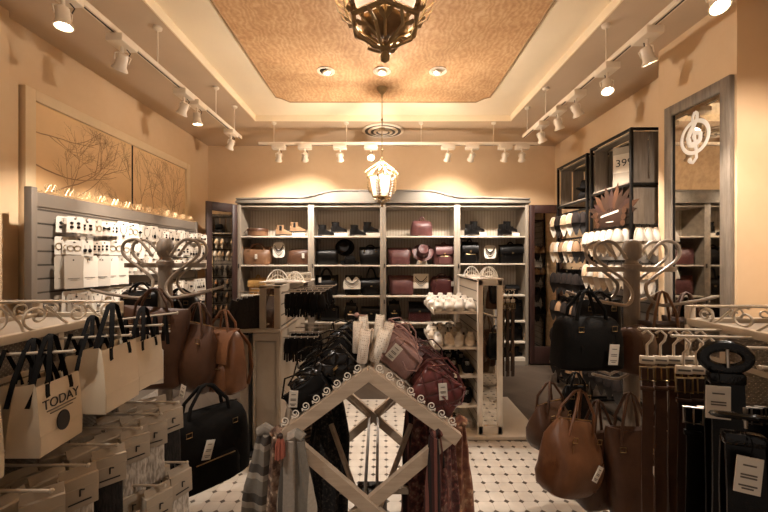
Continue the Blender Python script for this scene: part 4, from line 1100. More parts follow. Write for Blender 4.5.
# dark shopping baskets / bag low by the slatwall, hidden mostly
# ------------------------------------------------------------ display trees with scroll arms
def make_tree(X, Y, label, zt, rz=0, group='pale display trees with scroll arms'):
    r = thing('display_tree', label, 'display stand', (X, Y, 0), rz, group)
    part('post', MB().tube([(0,0,.02),(0,0,zt-.14)], .041, 20), 'postw', r)
    part('collar', MB().lathe([(.041,zt-.18),(.05,zt-.175),(.05,zt-.15),(.036,zt-.14),(.03,zt-.12)], 20), 'postw', r)
    part('ball_finial', MB().lathe([(.03,zt-.125),(.046,zt-.105),(.052,zt-.07),(.046,zt-.03),(.03,zt-.008),(.001,zt)], 20), 'postw', r)
    part('cross_bar', MB().box(-.26,.26,-.008,.008,zt-.19,zt-.16,None,.003), 'pale', r)
    def arm(sx, y, top, out=.34, dy=0):
        # rod: curled tip, over the top, diagonal to the post, round and out again as hanger
        P = [(.06,top-.115),(.085,top-.075),(.13,top-.025),(.175,top-.012),(.225,top-.03),(.243,top-.075),(.225,top-.12),(.17,top-.165),(.10,top-.215),(.055,top-.26),(.042,top-.30),(.055,top-.345),(.09,top-.37),(.14,top-.368),(out*.75,top-.345),(out,top-.32)]
        pts = []
        for i in range(len(P)-1):
            p0 = P[max(i-1,0)]; p1 = P[i]; p2 = P[i+1]; p3 = P[min(i+2,len(P)-1)]
            for j in range(4):
                t = j/4
                c = [0.5*((2*p1[q])+(-p0[q]+p2[q])*t+(2*p0[q]-5*p1[q]+4*p2[q]-p3[q])*t*t+(-p0[q]+3*p1[q]-3*p2[q]+p3[q])*t**3) for q in (0,1)]
                f = (i+t)/(len(P)-1); pts.append((sx*c[0], y+dy*max(0,(f-.6)/.4), c[1]))
        pts.append((sx*P[-1][0], y+dy, P[-1][1]))
        part('scroll_arm', MB().tube(pts, .0095, 8), 'pale', r)
    for sx in (-1, 1):
        arm(sx, -.045, zt-.0, .36, -.10); arm(sx, .045, zt-.0, .30, .12)
    def hook(sx, y, z, out, dy):
        pts = [(sx*.03,y*.6,z+.12),(sx*.06,y,z+.05),(sx*.05,y,z-.01),(sx*.10,y,z-.035),(sx*out*.6,y+dy*.6,z-.01),(sx*out,y+dy,z+.03)]
        part('lower_arm', MB().tube(pts, .0085, 8), 'pale', r)
    for sx in (-1, 1):
        hook(sx, -.04, .90, .32, -.12); hook(sx, .04, .90, .30, .10)
    for k in range(4):
        a = PI/4+PI/2*k; c, s = math.cos(a), math.sin(a)
        part('foot', MB().tube([(.03*c,.03*s,.22),(.10*c,.10*s,.17),(.17*c,.17*s,.06),(.27*c,.27*s,.014),(.36*c,.36*s,.012)], .011, 8), 'pale', r)
    return r
TL = make_tree(-1.39, 2.30, 'pale display tree at left hung with brown bags and a black duffel', 1.685)
TR = make_tree(1.45, 2.10, 'pale display tree at right hung with a black duffel and cognac bags', 1.665)
def hb(kind, px, ytop, ybot, wpx, Y, mat, label, d=.16, rz=0, hh=.2, h_apex=None, **k):
    """hanging bag: body between ytop and ybot at px, handles rising hh above"""
    p = W(px, ybot, Y); h = (ybot-ytop)*Y/FL; w = wpx*Y/FL
    return bag(kind, w, h, d, mat, label, p, rz, handle=k.pop('handle', 'hang'), hh=hh, group='bags on the display trees', **k)
# left tree upper
hb('tote', 150, 309, 386, 66, 2.08, 'brown', 'wide brown leather tote hanging left of the left tree post', .16, .15, .12, amp=.016, tiltv=.05)
hb('slouch', 190, 322, 390, 54, 2.16, 'brown', 'brown slouching hobo bag hanging just right of the left tree post', .16, -.3, .12, amp=.022, tiltv=.12, tagp=(.06,.08,.2,.035,.075))
hb('backpack', 224, 328, 390, 44, 2.22, 'caramel', 'shiny caramel backpack at the right end of the left tree arm', .15, -.35, .11, amp=.012, tagp=(-.05,.36,.0,.03,.05))
hb('slouch', 172, 312, 380, 50, 2.38, 'dbrown', 'darker brown bag behind the brown hobo bag', .14, .2, .12, amp=.02)
hb('boxy', 180, 296, 325, 40, 2.45, 'black', 'black handbag hanging behind the left tree post', .12, .0, .05)
hb('boxy', 142, 290, 318, 40, 2.42, 'black', 'black handbag with knotted straps left behind the left tree', .12, .1, .05)
# left tree lower: big black duffel
hb('boxy', 206, 408, 480, 84, 2.0, 'blackf', 'big black canvas duffel hanging low on the left tree', .2, .85, .13, amp=.010, tagp=(-.03,.28,.25,.045,.10), hw=.026, pocket=True, name='duffel_bag')
o = bag('boxy', .17, .26, .1, 'blackf', 'black cloth pouch behind the boxed socks at the left tree', W(152, 495, 1.75), .2, None)
# right tree upper
hb('boxy', 586, 316, 366, 66, 1.86, 'blackf', 'big black canvas duffel with white tag high on the right tree', .19, .12, .13, amp=.006, tagp=(.055,.14,.06,.05,.10), hw=.024, name='duffel_bag')
hb('boxy', 634, 326, 370, 38, 1.92, 'brown', 'cognac bag peeking out behind the right end of the black duffel', .16, .5, .08, amp=.008, handle=None)
hb('tote', 662, 322, 378, 46, 2.0, 'dbrown', 'brown shoulder bag with tan straps right of the right tree post', .16, -.15, .17, amp=.012, trim='tan')
hb('tote', 686, 318, 372, 40, 2.12, 'dbrown', 'dark brown bag hanging behind the shoulder bag at the mirror', .14, -.3, .15, amp=.012, trim='brown')
hb('tote', 598, 300, 340, 44, 2.2, 'black', 'black bag hanging behind the upper black duffel', .12, 0, .05)
# right tree lower
hb('slouch', 564, 420, 492, 62, 1.84, 'caramel', 'large caramel duffel hanging low at the left of the right tree', .2, .35, .15, amp=.02, tiltv=.22, tagp=(.05,.20,.35,.035,.08))
hb('slouch', 598, 432, 506, 44, 1.94, 'brown', 'cognac hobo bag between the caramel duffel and the grey-tagged bag', .16, .2, .17, amp=.016)
hb('tote', 630, 428, 512, 48, 1.84, 'brown', 'tall cognac tote with curled white tag under the right tree', .16, -.1, .18, amp=.014, tagp=(.05,.30,-.35,.035,.08))
hb('slouch', 550, 402, 446, 48, 2.2, 'brown', 'small cognac duffel behind the caramel one by the wood floor', .18, .5, .12, amp=.012)
hb('slouch', 660, 430, 505, 36, 2.02, 'dbrown', 'dark cognac bag half hidden by the brown belts', .15, -.3, .15, amp=.014)
hb('slouch', 576, 385, 430, 30, 2.3, 'black', 'small black bag behind the cognac duffels', .12, 0, .08)

# ------------------------------------------------------------ white shoe gondola (right of centre)
g_ = thing('shoe_gondola', 'white shoe gondola with mirrored end and four shelves of sneakers', 'display', (0, 0, 0), 0)
X0, X1, YA, YZ = .82, 1.03, 3.12, 3.95
part('platform', MB().box(.44,1.37,3.07,3.96,.0,.035,None,.006), 'whitep', g_)
ft = 1.37
for x in (X0+.02, X1-.02): part('end_post', MB().box(x-.022,x+.022,YA-.02,YA+.02,.035,ft,None,.004), 'whitep', g_)
for x in (X0+.02, X1-.02): part('rear_post', MB().box(x-.022,x+.022,YZ-.04,YZ,.035,ft,None,.004), 'whitep', g_)
part('end_rail', MB().box(X0,X1,YA-.02,YA+.02,ft-.05,ft,None,.004), 'whitep', g_); part('end_rail', MB().box(X0,X1,YA-.02,YA+.02,.035,.11,None,.004), 'whitep', g_)
part('end_mirror', MB().box(X0+.04,X1-.04,YA-.004,YA+.004,.11,ft-.05), 'mirror', g_)
part('slat_panel', MB().box(X0+.01,X0+.03,YA+.02,YZ-.03,.06,ft-.02), 'slatw', g_); part('slat_panel', MB().box(X1-.03,X1-.01,YA+.02,YZ-.03,.06,ft-.02), 'slatw', g_)
part('top_board', MB().box(X0-.01,X1+.01,YA-.02,YZ,ft-.005,ft+.012,None,.003), 'whitep', g_)
shz = [1.09,.78,.53,.27]
for z in shz:
    s = part('shelf', MB().box(.45,X0+.01,YA+.03,YZ-.03,z-.022,z,None,.004), 'cabshelf', g_)
    part('shelf_lip', MB().box(.445,.455,YA+.03,YZ-.03,z-.03,z+.014,None,.002), 'cabshelf', s)
part('side_tray', MB().box(X1,X1+.14,YA+.1,YA+.5,1.09,1.105,None,.003), 'cabshelf', g_)
sneW = Stock(sneaker_maker('shoew','sole','card','')); sneB = Stock(sneaker_maker('suede','sole','card','')); sneC = Stock(sneaker_maker('cream','sole','card','')); sneD = Stock(sneaker_maker('dbrown','soled','ribbon',''))
gs = 'sneakers on the white gondola'
rowsS = [(shz[0],[sneW,sneW],'white sneaker','top shelf'),(shz[1],[sneW,sneC],'off-white sneaker','second shelf'),(shz[2],[sneB],'black sneaker with pale sole','third shelf'),(shz[3],[sneB,sneD],'dark shoe','lowest shelf')]
for z, sts, nm, sh in rowsS:
    for r_ in range(3):
        for c in range(4 if z > .6 else 3):
            y = YA+.15+r_*.25; x = .50+c*.098 if z > .6 else .52+c*.12
            sts[(r_+c) % len(sts)].put((x, y+random.uniform(-.01,.01), z+.001), (0,0,random.uniform(-.3,.1)-.12), f'{nm} on gondola {sh}, {["front","middle","back"][r_]} row, {ordw[c]} from open side', gs)
sneW.put((.60, 3.25, .036), (0,0,.9), 'white shoe lying on the gondola platform, left one', gs); sneW.put((.70, 3.30, .036), (0,0,1.1), 'white shoe lying on the gondola platform, right one', gs)
# openwork sandals on top
def lace_fan(X, Y, z, w, h, label, group):
    r = thing('tiara_display', label, 'display', (X, Y, z), 0, group)
    part('base', MB().box(-w/2,w/2,-.035,.035,0,.012,None,.004), 'white', r)
    m = MB()
    for s in (0,):
        m.tube([(-w/2+w*k/20, 0, .01+h*abs(math.sin(PI*k/20))**.7) for k in range(21)], .006, 6)
        for k in range(7):
            t = (k+.5)/7; x = -w/2+w*t; zz_ = h*abs(math.sin(PI*t))**.7
            m.tube([(x,0,.01),(x*.8,0,zz_)], .004, 5)
        m.tube([(-w*.4+w*.8*k/12, 0, .01+h*.5*abs(math.sin(PI*k/12))) for k in range(13)], .005, 6)
    part('openwork', m, 'white', r)
    return r
for i, (x, y) in enumerate(((.86,3.5),(.99,3.35),(.93,3.2))):
    lace_fan(x, y, ft+.012, .15, .085, f'white openwork display crown on the shoe gondola, {["rear left","right","front"][i]} one', 'openwork crowns')
# belts hanging at the gondola's right side
hook_ = part('side_arm', MB().tube([(X1,3.2,1.28),(X1+.14,3.18,1.28)], .006, 6).tube([(X1,3.5,1.28),(X1+.14,3.48,1.28)], .006, 6), 'pale', g_)
def belt_maker(mat, buckle, L=.62, w=.032, hanger=True, name='belt'):
    def mk():
        r = thing(name, '', 'belt')
        if hanger:
            hg = MB(); hg.tube([(0,.0,-.10),(0,0,-.045),(.012,0,-.03),(.016,0,-.012),(0,0,.004),(-.014,0,-.008)], .004, 6); hg.box(-.022,.022,-.005,.005,-.11,-.083,None,.003)
            part('plastic_hanger', hg, 'cardd', r)
            part('hanger_print', MB().box(-.016,.016,-.0065,-.005,-.100,-.094), 'grey_ink', r)
        b = MB(); z = -.145
        b.tube([(-.022,-.004,z-.02),(.022,-.004,z-.02),(.022,-.004,z+.024),(-.022,-.004,z+.024)], .0035, 6, closed=True); b.tube([(0,-.006,z+.024),(0,-.009,z-.022)], .0022, 5)
        part('buckle', b, buckle, r)
        part('belt_loop', MB().box(-w*.62,w*.62,-.008,.008,z-.055,z-.04,None,.003), mat, r)
        s = MB(); s.ribbon([(0,.001,z+.02),(.002,-.003,z-.1),(.0,.002,z-.3),(.002,-.002,z-.5),(0,0,z-L)], (1,0,0), w, .0035)
        s.ribbon([(.004,.012,z+.02),(.006,.014,z-.1),(.004,.013,z-.3),(.002,.012,z-L*.93)], (1,0,0), w, .0035)
        part('strap', s, mat, r); return r
    return mk
beltB = Stock(belt_maker('brown','brass')); beltK = Stock(belt_maker('black','steel', hanger=False)); beltD = Stock(belt_maker('dbrown','brass')); beltT = Stock(belt_maker('tan','brass', .62, .02))
for i in range(3): beltD.put((X1+.03+i*.045, 3.19, 1.275), (0,0,.3), f'thin dark belt hanging at the right of the shoe gondola, {ordw[i]} from the post', 'belts by the shoe gondola')

# ------------------------------------------------------------ greige accessories gondola (left of centre)
g2 = thing('accessory_gondola', 'greige accessory gondola with dark mirror end left of centre', 'display', (0,0,0), 0)
a0, a1 = -1.0, -.84
for x in (a0+.02, a1-.02): part('end_post', MB().box(x-.024,x+.024,2.92,2.96,.98,1.33,None,.004), 'greige', g2)
part('end_rail', MB().box(a0-.004,a1+.004,2.92,2.96,1.31,1.335,None,.003), 'greige', g2)
part('end_mirror', MB().box(a0+.04,a1-.04,2.938,2.945,.985,1.31), 'mirror', g2)
part('cap_board', MB().box(-1.18,-.83,2.90,3.85,.955,.98,None,.004), 'greige', g2)
part('base_panel', MB().box(-1.055,-.83,2.92,3.82,.0,.955,None,.004), 'greige', g2)
part('base_panel', MB().box(-1.175,-1.085,2.96,3.82,.0,.955,None,.004), 'greige', g2)
part('panel_frame', MB().box(-1.05,-1.03,2.905,2.925,.0,.95).box(-.86,-.835,2.905,2.925,.0,.95).box(-1.03,-.86,2.905,2.925,.0,.07).box(-1.03,-.86,2.905,2.925,.89,.95), 'greige', g2)
part('slot_shade_rod', MB().tube([(-1.07,2.90,.02),(-1.07,2.90,.95)], .014, 10), 'blackm', g2)  # near-black rod stands in for the shaded slot between the panels
part('foot_plate', MB().box(-1.14,-.98,2.80,2.96,.0,.02,None,.004), 'blackm', g2)
part('slat_panel', MB().box(a0,a0+.02,2.96,3.82,.98,1.33).box(a1-.02,a1,2.96,3.82,.98,1.33), 'slatw', g2)
for sy in (3.0, 3.2, 3.42, 3.64):
    part('display_arm', MB().tube([(a1,sy,1.275),(a1+.36,sy-.04,1.285),(a1+.375,sy-.04,1.30)], .006, 6), 'pale', g2)
    part('display_arm', MB().tube([(a1,sy,.90),(a1+.30,sy-.02,.905),(a1+.31,sy-.02,.92)], .006, 6), 'pale', g2)
for sy in (3.0, 3.3): part('display_arm', MB().tube([(a0,sy,1.27),(a0-.2,sy-.02,1.28)], .006, 6), 'pale', g2)
def glove_maker(L=.22):
    def mk():
        r = thing('black_glove', '', 'glove')
        b = MB(); body(b, .075, .035, L*.55, [(0,.8,.8),(.1,1,1),(.6,.95,.9),(1,.7,.7)], 2.6, 14, 3, .004, -L*.6)
        for i in range(4):
            x = -.027+.018*i; l = [.055,.07,.066,.05][i]
            b.tube([(x,0,-L*.58),(x*1.1,-.004,-L*.6-l)], .0085, 7)
        b.tube([(.03,0,-L*.35),(.048,-.006,-L*.5),(.05,-.008,-L*.62)], .009, 7)
        part('hand', b, 'suede', r)
        part('cuff', MB().loft([sring(0,0,z,.03,.016,2.6,14) for z in (-L*.08,-.03)]), 'ribbon', r)
        part('hanger', MB().tube([(0,0,-.03),(0,0,-.005),(.006,0,.006),(0,0,.012)], .003, 5), 'white', r)
        return r
    return mk
gl = Stock(glove_maker())
k = 0
for j, sy in enumerate((3.0, 3.2, 3.42)):
    for i in range(6):
        gl.put((a1+.05+i*.055, sy-.005*i, 1.27), (random.uniform(-.1,.1),random.uniform(-.15,.15),random.uniform(-.4,.4)+.5), f'black glove on the {["front","middle","rear"][j]} upper arm, {ordw[i]} from the mirror post', 'black gloves on the accessory gondola'); k += 1
for j, sy in enumerate((3.0, 3.2)):
    for i in range(5):
        gl.put((a1+.05+i*.055, sy-.005*i, .898), (0,0,random.uniform(-.4,.4)+.5), f'black glove on the {["front","rear"][j]} lower arm, {ordw[i]} from the mirror post', 'black gloves on the accessory gondola')
# black knit socks at the left
def sock_maker(mat, L=.30, w=.085):
    def mk():
        r = thing('hanging_sock', '', 'sock')
        b = MB(); b.loft([sring(dx, 0, z, w/2*s, .016*s+.004, 2.5, 16) for z, s, dx in ((0,.86,0),(-L*.3,.92,0),(-L*.55,1.0,.004),(-L*.72,1.1,.012),(-L*.85,1.1,.02),(-L*.95,.9,.03),(-L,.5,.035))]); b.wrinkle(.004, 20, 4)
        part('knit', b, mat, r)
        part('cuff', MB().loft([sring(0,0,z,w/2*.9,.02,2.5,16) for z in (-.035,.004)]), mat, r)
        part('hook', MB().tube([(0,0,0),(0,0,.025),(.006,0,.035)], .003, 5), 'white', r)
        return r
    return mk
sk = Stock(sock_maker('knitb'))
for i in range(5):
    sk.put((a0-.035-i*.04, 2.98-.012*i, 1.245-.01*i), (0,[.0,.05,.1,.2,.35][i],.3), f'black knitted sock left of the dark mirror end, {ordw[i]} from the post', 'black socks on the accessory gondola')
lace_fan(-1.0+.02, 3.35, 1.342, .20, .10, 'white openwork display crown on the accessory gondola, left one', 'openwork crowns')
lace_fan(-.76-.06, 3.35, 1.342, .16, .08, 'white openwork display crown on the accessory gondola, right one', 'openwork crowns')
part('top_board', MB().box(a0-.12,a1+.12,3.25,3.82,1.33,1.342), 'whitep', g2)
o = thing('ring_display', 'white card display of earrings on top of the accessory gondola', 'display', (-.80,3.3+.12,1.342), 0)
part('board', MB().box(-.12,.12,-.006,.006,0,.08,None,.003), 'card', o)
e = MB()
for i in range(6): e.tube([(-.1+i*.04+.008*math.cos(t), -.009, .045+.012*math.sin(t)) for t in [2*PI*q/10 for q in range(10)]], .002, 4, closed=True)
part('earrings', e, 'blackm', o)

# ------------------------------------------------------------ the diamond frame table in the middle
tb = thing('diamond_table', 'greige wooden roof-shaped table on crossed legs in the centre aisle', 'table', (-.06, 0, 0), 0)
YF_, YR_ = 1.50, 2.35; AZ, CZ, HW, LZ = 1.10, .845, .352, .515
bw, bt = .05, .034
def frame_end(y, sgn):
    for s in (-1, 1):
        part('roof_beam', MB().bar((s*(-.006),y+.0015*s,AZ-.022),(s*(HW+.02),y+.0015*s,CZ-.045),bt,bw), 'tanwood', tb)
        x0, z0 = s*(HW-.01), CZ-.03; dx = -s*(HW-.01)/(CZ-.03-LZ)          # leg runs down through the crossing to the floor
        part('crossed_leg', MB().bar((x0,y+.002*s,z0),(x0+dx*(z0-.0),y+.002*s,0.0) if False else (-s*(HW-.01)*( (LZ)/(CZ-.03-LZ)),y+.002*s+.03*sgn*(s>0),.014),bt*.9,bw), 'tanwood', tb)
frame_end(YF_, 1); frame_end(YR_, 1)
for s in (-1, 1):
    sx = s; th = math.atan2(AZ-CZ, HW)
    n_ = Vector((s*math.sin(th), 0, math.cos(th)))
    a = Vector((0,0,AZ)); b = Vector((s*HW,0,CZ))
    slab = MB()
    y0_, y1_ = YF_+.02, YR_-.02
    q = [a-n_*.02, b-n_*.02, b-n_*.008, a-n_*.008]
    slab.add([(p.x,y,p.z) for y in (y0_,y1_) for p in q], [(0,1,2,3),(7,6,5,4),(0,4,5,1),(1,5,6,2),(2,6,7,3),(3,7,4,0)])
    part('roof_board', slab, 'greige', tb, smooth=False)
    part('side_rail', MB().bar((s*(HW-.01),YF_,CZ-.04),(s*(HW-.01),YR_,CZ-.04),.03,.04), 'tanwood', tb)
    part('floor_rail', MB().bar((s*.46,YF_,.03),(s*.46,YR_,.03),.03,.03), 'tanwood', tb)
    part('centre_brace', MB().bar((s*.03,YF_+.05,LZ-.2),(s*.028,YR_-.02,LZ+.01),.016,.02), 'postw', tb)
    part('centre_brace', MB().bar((s*.24,YF_+.5,CZ+.06),(s*.03,YR_-.02,LZ+.02),.016,.02), 'tanwood', tb)
    part('centre_brace', MB().bar((s*.20,YF_+.3,CZ-.12),(s*.04,YF_+.2,LZ-.15),.016,.02), 'tanwood', tb)
    # S scroll edging standing on the beam
    sc = MB(); L = (b-a).length; n = 8
    for i in range(n):
        u = (i+.75)/n*L*.98
        c = a.lerp(b, u/L)+n_*.021
        dirv = (b-a).normalized()
        pts = [c+dirv*p*1.0+n_*z for p, z in spiral(0,.003,.004,.0185,PI,PI+3.0*PI,26)]
        pts = [Vector((p.x, YF_-.004, p.z)) for p in pts]
        sc.tube(pts, .0024, 6)
        nx = c+dirv*.0225-n_*.008; sc.tube([pts[-1], (Vector((nx.x, YF_-.004, nx.z)))], .0028, 6)
    part('scroll_edging', sc, 'whitep', tb)
part('cross_stretcher', MB().bar((-.2,YF_+.45,.3),(.2,YF_+.45,.3),.03,.03), 'tanwood', tb)
part('stretcher_shelf', MB().box(-.08,.08,YF_+.25,YF_+.5,.30,.315), 'dbrown', tb)
# acrylic dividers + clutches leaning in rows on both slopes
th = math.atan2(AZ-CZ, HW)
def slope_pt(s, u, y, lift=0.0):
    return Vector((-.06+s*u*math.cos(th), y, AZ-u*math.sin(th)))+Vector((s*math.sin(th),0,math.cos(th)))*lift
def slope_bag(s, u, y, w, h, d, mat, label, group, kind='clutch', lean=0, **k):
    p = slope_pt(s, u, y, -.002)
    sd = k.get('seed') or 1
    b_ = bag(kind, w, h, d, mat, label, p, 0, handle=k.pop('handle', None), rot=(lean, s*th+random.uniform(-.1,.1), random.uniform(-.15,.15)), group=group, name=k.pop('name','clutch_bag'), **k)
    q = .03+.02*(sd % 3)
    part('sling_strap', MB().tube([(-w*.47,-.01,h*.85),(-w*.5,-.02,h*1.02),(-w*.2,-.025,h+q),(w*.15,-.03,h+q*.8),(w*.46,-.02,h*.95),(w*.5,-d*.7,h*.6),(w*.3,-d*.85,h*.4),(w*.05,-d*.8,h*.55)], .004, 6), 'patent' if s < 0 else mat, b_)
    return b_
rowY = [1.58, 1.71, 1.84, 1.97, 2.10, 2.23]
rown = ['front','second','third','fourth','fifth','rearmost']
for j, y in enumerate(rowY):
    dv = thing('acrylic_divider', f'clear acrylic divider behind the {rown[j]} row of black clutches', 'divider', slope_pt(-1, .26, y+.055), 0, 'acrylic dividers', (0,-th,0)) 
    part('sheet', MB().box(-.14,.14,-.0015,.0015,0,.13), 'acrylic', dv)
    dv = thing('acrylic_divider', f'clear acrylic divider behind the {rown[j]} row of burgundy clutches', 'divider', slope_pt(1, .26, y+.055), 0, 'acrylic dividers', (0,th,0))
    part('sheet', MB().box(-.14,.14,-.0015,.0015,0,.13), 'acrylic', dv)
    # black on the left
    mats = [['black','bq'],['bq','patent'],['black','patent'],['patent','bq'],['black','black'],['suede','black']][j]
    slope_bag(-1, .30, y, .19, [.10,.11,.12,.13,.13,.12][j], .05, mats[0], f'black clutch low on the left slope, {rown[j]} row', 'black clutches on the left slope', lean=.12, tagp=(-.03,.11,th,.036,.075) if j == 0 else None, flap=j % 2 == 1, seed=j+2)
    slope_bag(-1, .125, y+.03, .15, [.13,.15,.15,.14,.15,.13][j], .05, mats[1], f'black clutch high on the left slope, {rown[j]} row', 'black clutches on the left slope', lean=.1, flap=j % 2 == 0, seed=j+9)
    mr_ = [['mq','maroon'],['mq','rose'],['dmaroon','rose'],['maroon','rose'],['dmaroon','maroon'],['maroon','rose']][j]
    nmr = {'mq':'quilted burgundy','maroon':'burgundy','rose':'dusty rose','dmaroon':'wine red'}
    slope_bag(1, .325, y, .2, [.15,.14,.14,.13,.13,.12][j], .06, mr_[0], f'{nmr[mr_[0]]} clutch low on the right slope, {rown[j]} row', 'burgundy clutches on the right slope', lean=.1, tagp=(-.02,.13,-th,.036,.075) if j == 0 else None, flap=j == 3, seed=j+4)
    if j: slope_bag(1, .13, y+.03, .17, [.12,.13,.14,.14,.14,.13][j], .05, mr_[1], f'{nmr[mr_[1]]} clutch high on the right slope, {rown[j]} row', 'burgundy clutches on the right slope', lean=.1, tagp=(-.05,.12,0,.045,.08) if j == 1 else None, flap=j % 2 == 0, seed=j+14)
# ivory lace purses standing at the ridge
for i, (dx, y, h, ry, mt) in enumerate(((-.032,1.60,.155,.12,'lace2'),(.018,1.62,.16,.36,'lace'),(-.062,1.76,.165,.0,'lace2'),(.05,1.78,.165,.32,'lace2'),(-.03,1.93,.17,-.12,'lace'),(.03,1.95,.17,.1,'lace'))):
    p = Vector((-.06+dx, y, AZ+.002)); 
    bag('clutch', .048, h*.84, .15, mt, ['ivory perforated purse at the front ridge, left leaf','ivory lace purse at the front ridge, right leaf','ivory perforated purse behind the front ridge pair, left','ivory perforated purse behind the front ridge pair, right','cream lace purse at the rear of the ridge, left','cream lace purse at the rear of the ridge, right'][i], p, 0, handle=None, rot=(0, ry, 0), group='ivory purses on the table ridge', amp=.003, name='purse', cat='purse')
# long sling straps
bow = thing('silk_bow', 'pale silk bow lying on the ivory purses at the rear of the table', 'bow', (-.14, 1.93, 1.25), 0)
for s in (-1, 1): part('loop', MB().loft([sring(s*(.01+.035*t), 0, .0+.0, .001+.004, .012+.02*math.sin(PI*t*.9), 2, 10) for t in (0,.3,.6,.9,1)]).wrinkle(.006, 20, s+3), 'rose', bow)
part('knot', MB().ball((0,0,0), .014, 10), 'rose', bow)

# scarves hanging under the eaves
def scarf_maker(w, L, mat, seed, flare=1.15, folds=4):
    def mk():
        rnd = random.Random(seed); r = thing('scarf', '', 'scarf')
        n = 40; b = MB(); rings = []; ph = [rnd.uniform(0, 6) for _ in range(4)]
        m = 14
        for i in range(m+1):
            t = i/m; z = -L*t; ring = []; fw = w/2*(.45+.55*min(1, t*3))*(1+(flare-1)*t)
            for k_ in range(n):
                a = 2*PI*k_/n; c, s_ = math.cos(a), math.sin(a)
                fold = .010*math.sin(a*folds+ph[0]+t*.8)+.006*math.sin(a*folds*1.9+ph[1]+t*1.5)
                ring.append((fw*c*(1+fold*2)+.008*math.sin(t*4+ph[2]), (.026+.012*t+fold)*s_, z))
            rings.append(ring)
        b.loft(rings); b.wrinkle(.004, 12, seed); part('drape', b, mat, r)
        part('gathered_top', MB().tube([(-w*.16,0,.004),(0,0,.022),(w*.16,0,.004)], .022, 10).wrinkle(.005, 30, seed), mat, r)
        fr_ = MB()
        for k_ in range(22):
            x = -w/2*flare+.01+w*flare*k_/22; fr_.tube([(x,.0,-L+.01),(x+.004,.004,-L-.035)], .0022, 4)
        part('fringe', fr_, mat, r)
        return r
    return mk
sc_spec = [(-1,-.085,1.52,.17,1,'blue-grey plaid scarf at the outer left under the table eave',.34),(-1,-.03,1.50,.10,2,'mottled floral scarf beside the plaid one',.0),(-1,.06,1.47,.17,0,'broad grey banded scarf hanging in front under the left eave',.10),(-1,-.03,1.78,.16,7,'sand striped scarf further back under the left eave',.3),(-1,-.01,1.95,.16,5,'brown patterned scarf far back under the left eave',.2),(-1,.10,1.85,.18,6,'black beaded scarf inside the left side of the table',.0),(-1,.13,2.05,.16,6,'black beaded scarf inside the left side, further back',.2),
           (1,.02,1.53,.13,4,'wine red patterned scarf in front under the right eave',.1),(1,.07,1.50,.11,8,'wine striped scarf next to the front right one',.0),(1,-.05,1.60,.13,3,'rust printed scarf at the outer right under the eave',-.2),(1,.0,1.74,.15,5,'brown ethnic striped scarf behind the rust one',.1),(1,-.04,1.88,.14,3,'rust printed scarf further back at the outer right',-.1),(1,.10,1.75,.14,4,'dark wine scarf inside the right side of the table',.1),(1,.03,2.05,.15,2,'floral scarf far back under the right eave',.1),(1,.12,2.0,.14,8,'wine striped scarf inside, far back on the right',.1)]
rails = MB()
for i, (s, inn, y, w, fi, lb, rz) in enumerate(sc_spec):
    o = scarf_maker(w, .80 if s > 0 else .76, fabs[fi], i+3)()
    o.location = (-.06+s*(HW+.0-inn), y, .815); o.rotation_euler = (0,0,rz + (.5*s if i % 2 else .25*s)); o['label'] = lb; o['group'] = 'scarves under the table eaves'
# red tassel bunch at left corner
o = thing('tassel_bunch', 'coral and brown tassel bunch at the left corner of the table', 'tassel', (-.06-HW+.0, 1.44, .84), 0)
tm = MB()
for i in range(26):
    a = random.uniform(0, 2*PI); rr = random.uniform(0,.03); tm.tube([(rr*.3*math.cos(a), rr*.3*math.sin(a), 0),(rr*math.cos(a), rr*math.sin(a)*.6, -.03),(rr*1.1*math.cos(a), rr*.7*math.sin(a), -.085)], .0035, 5)
part('threads', tm, 'red', o); part('knot', MB().ball((0,0,0), .013, 10), 'dbrown', o)
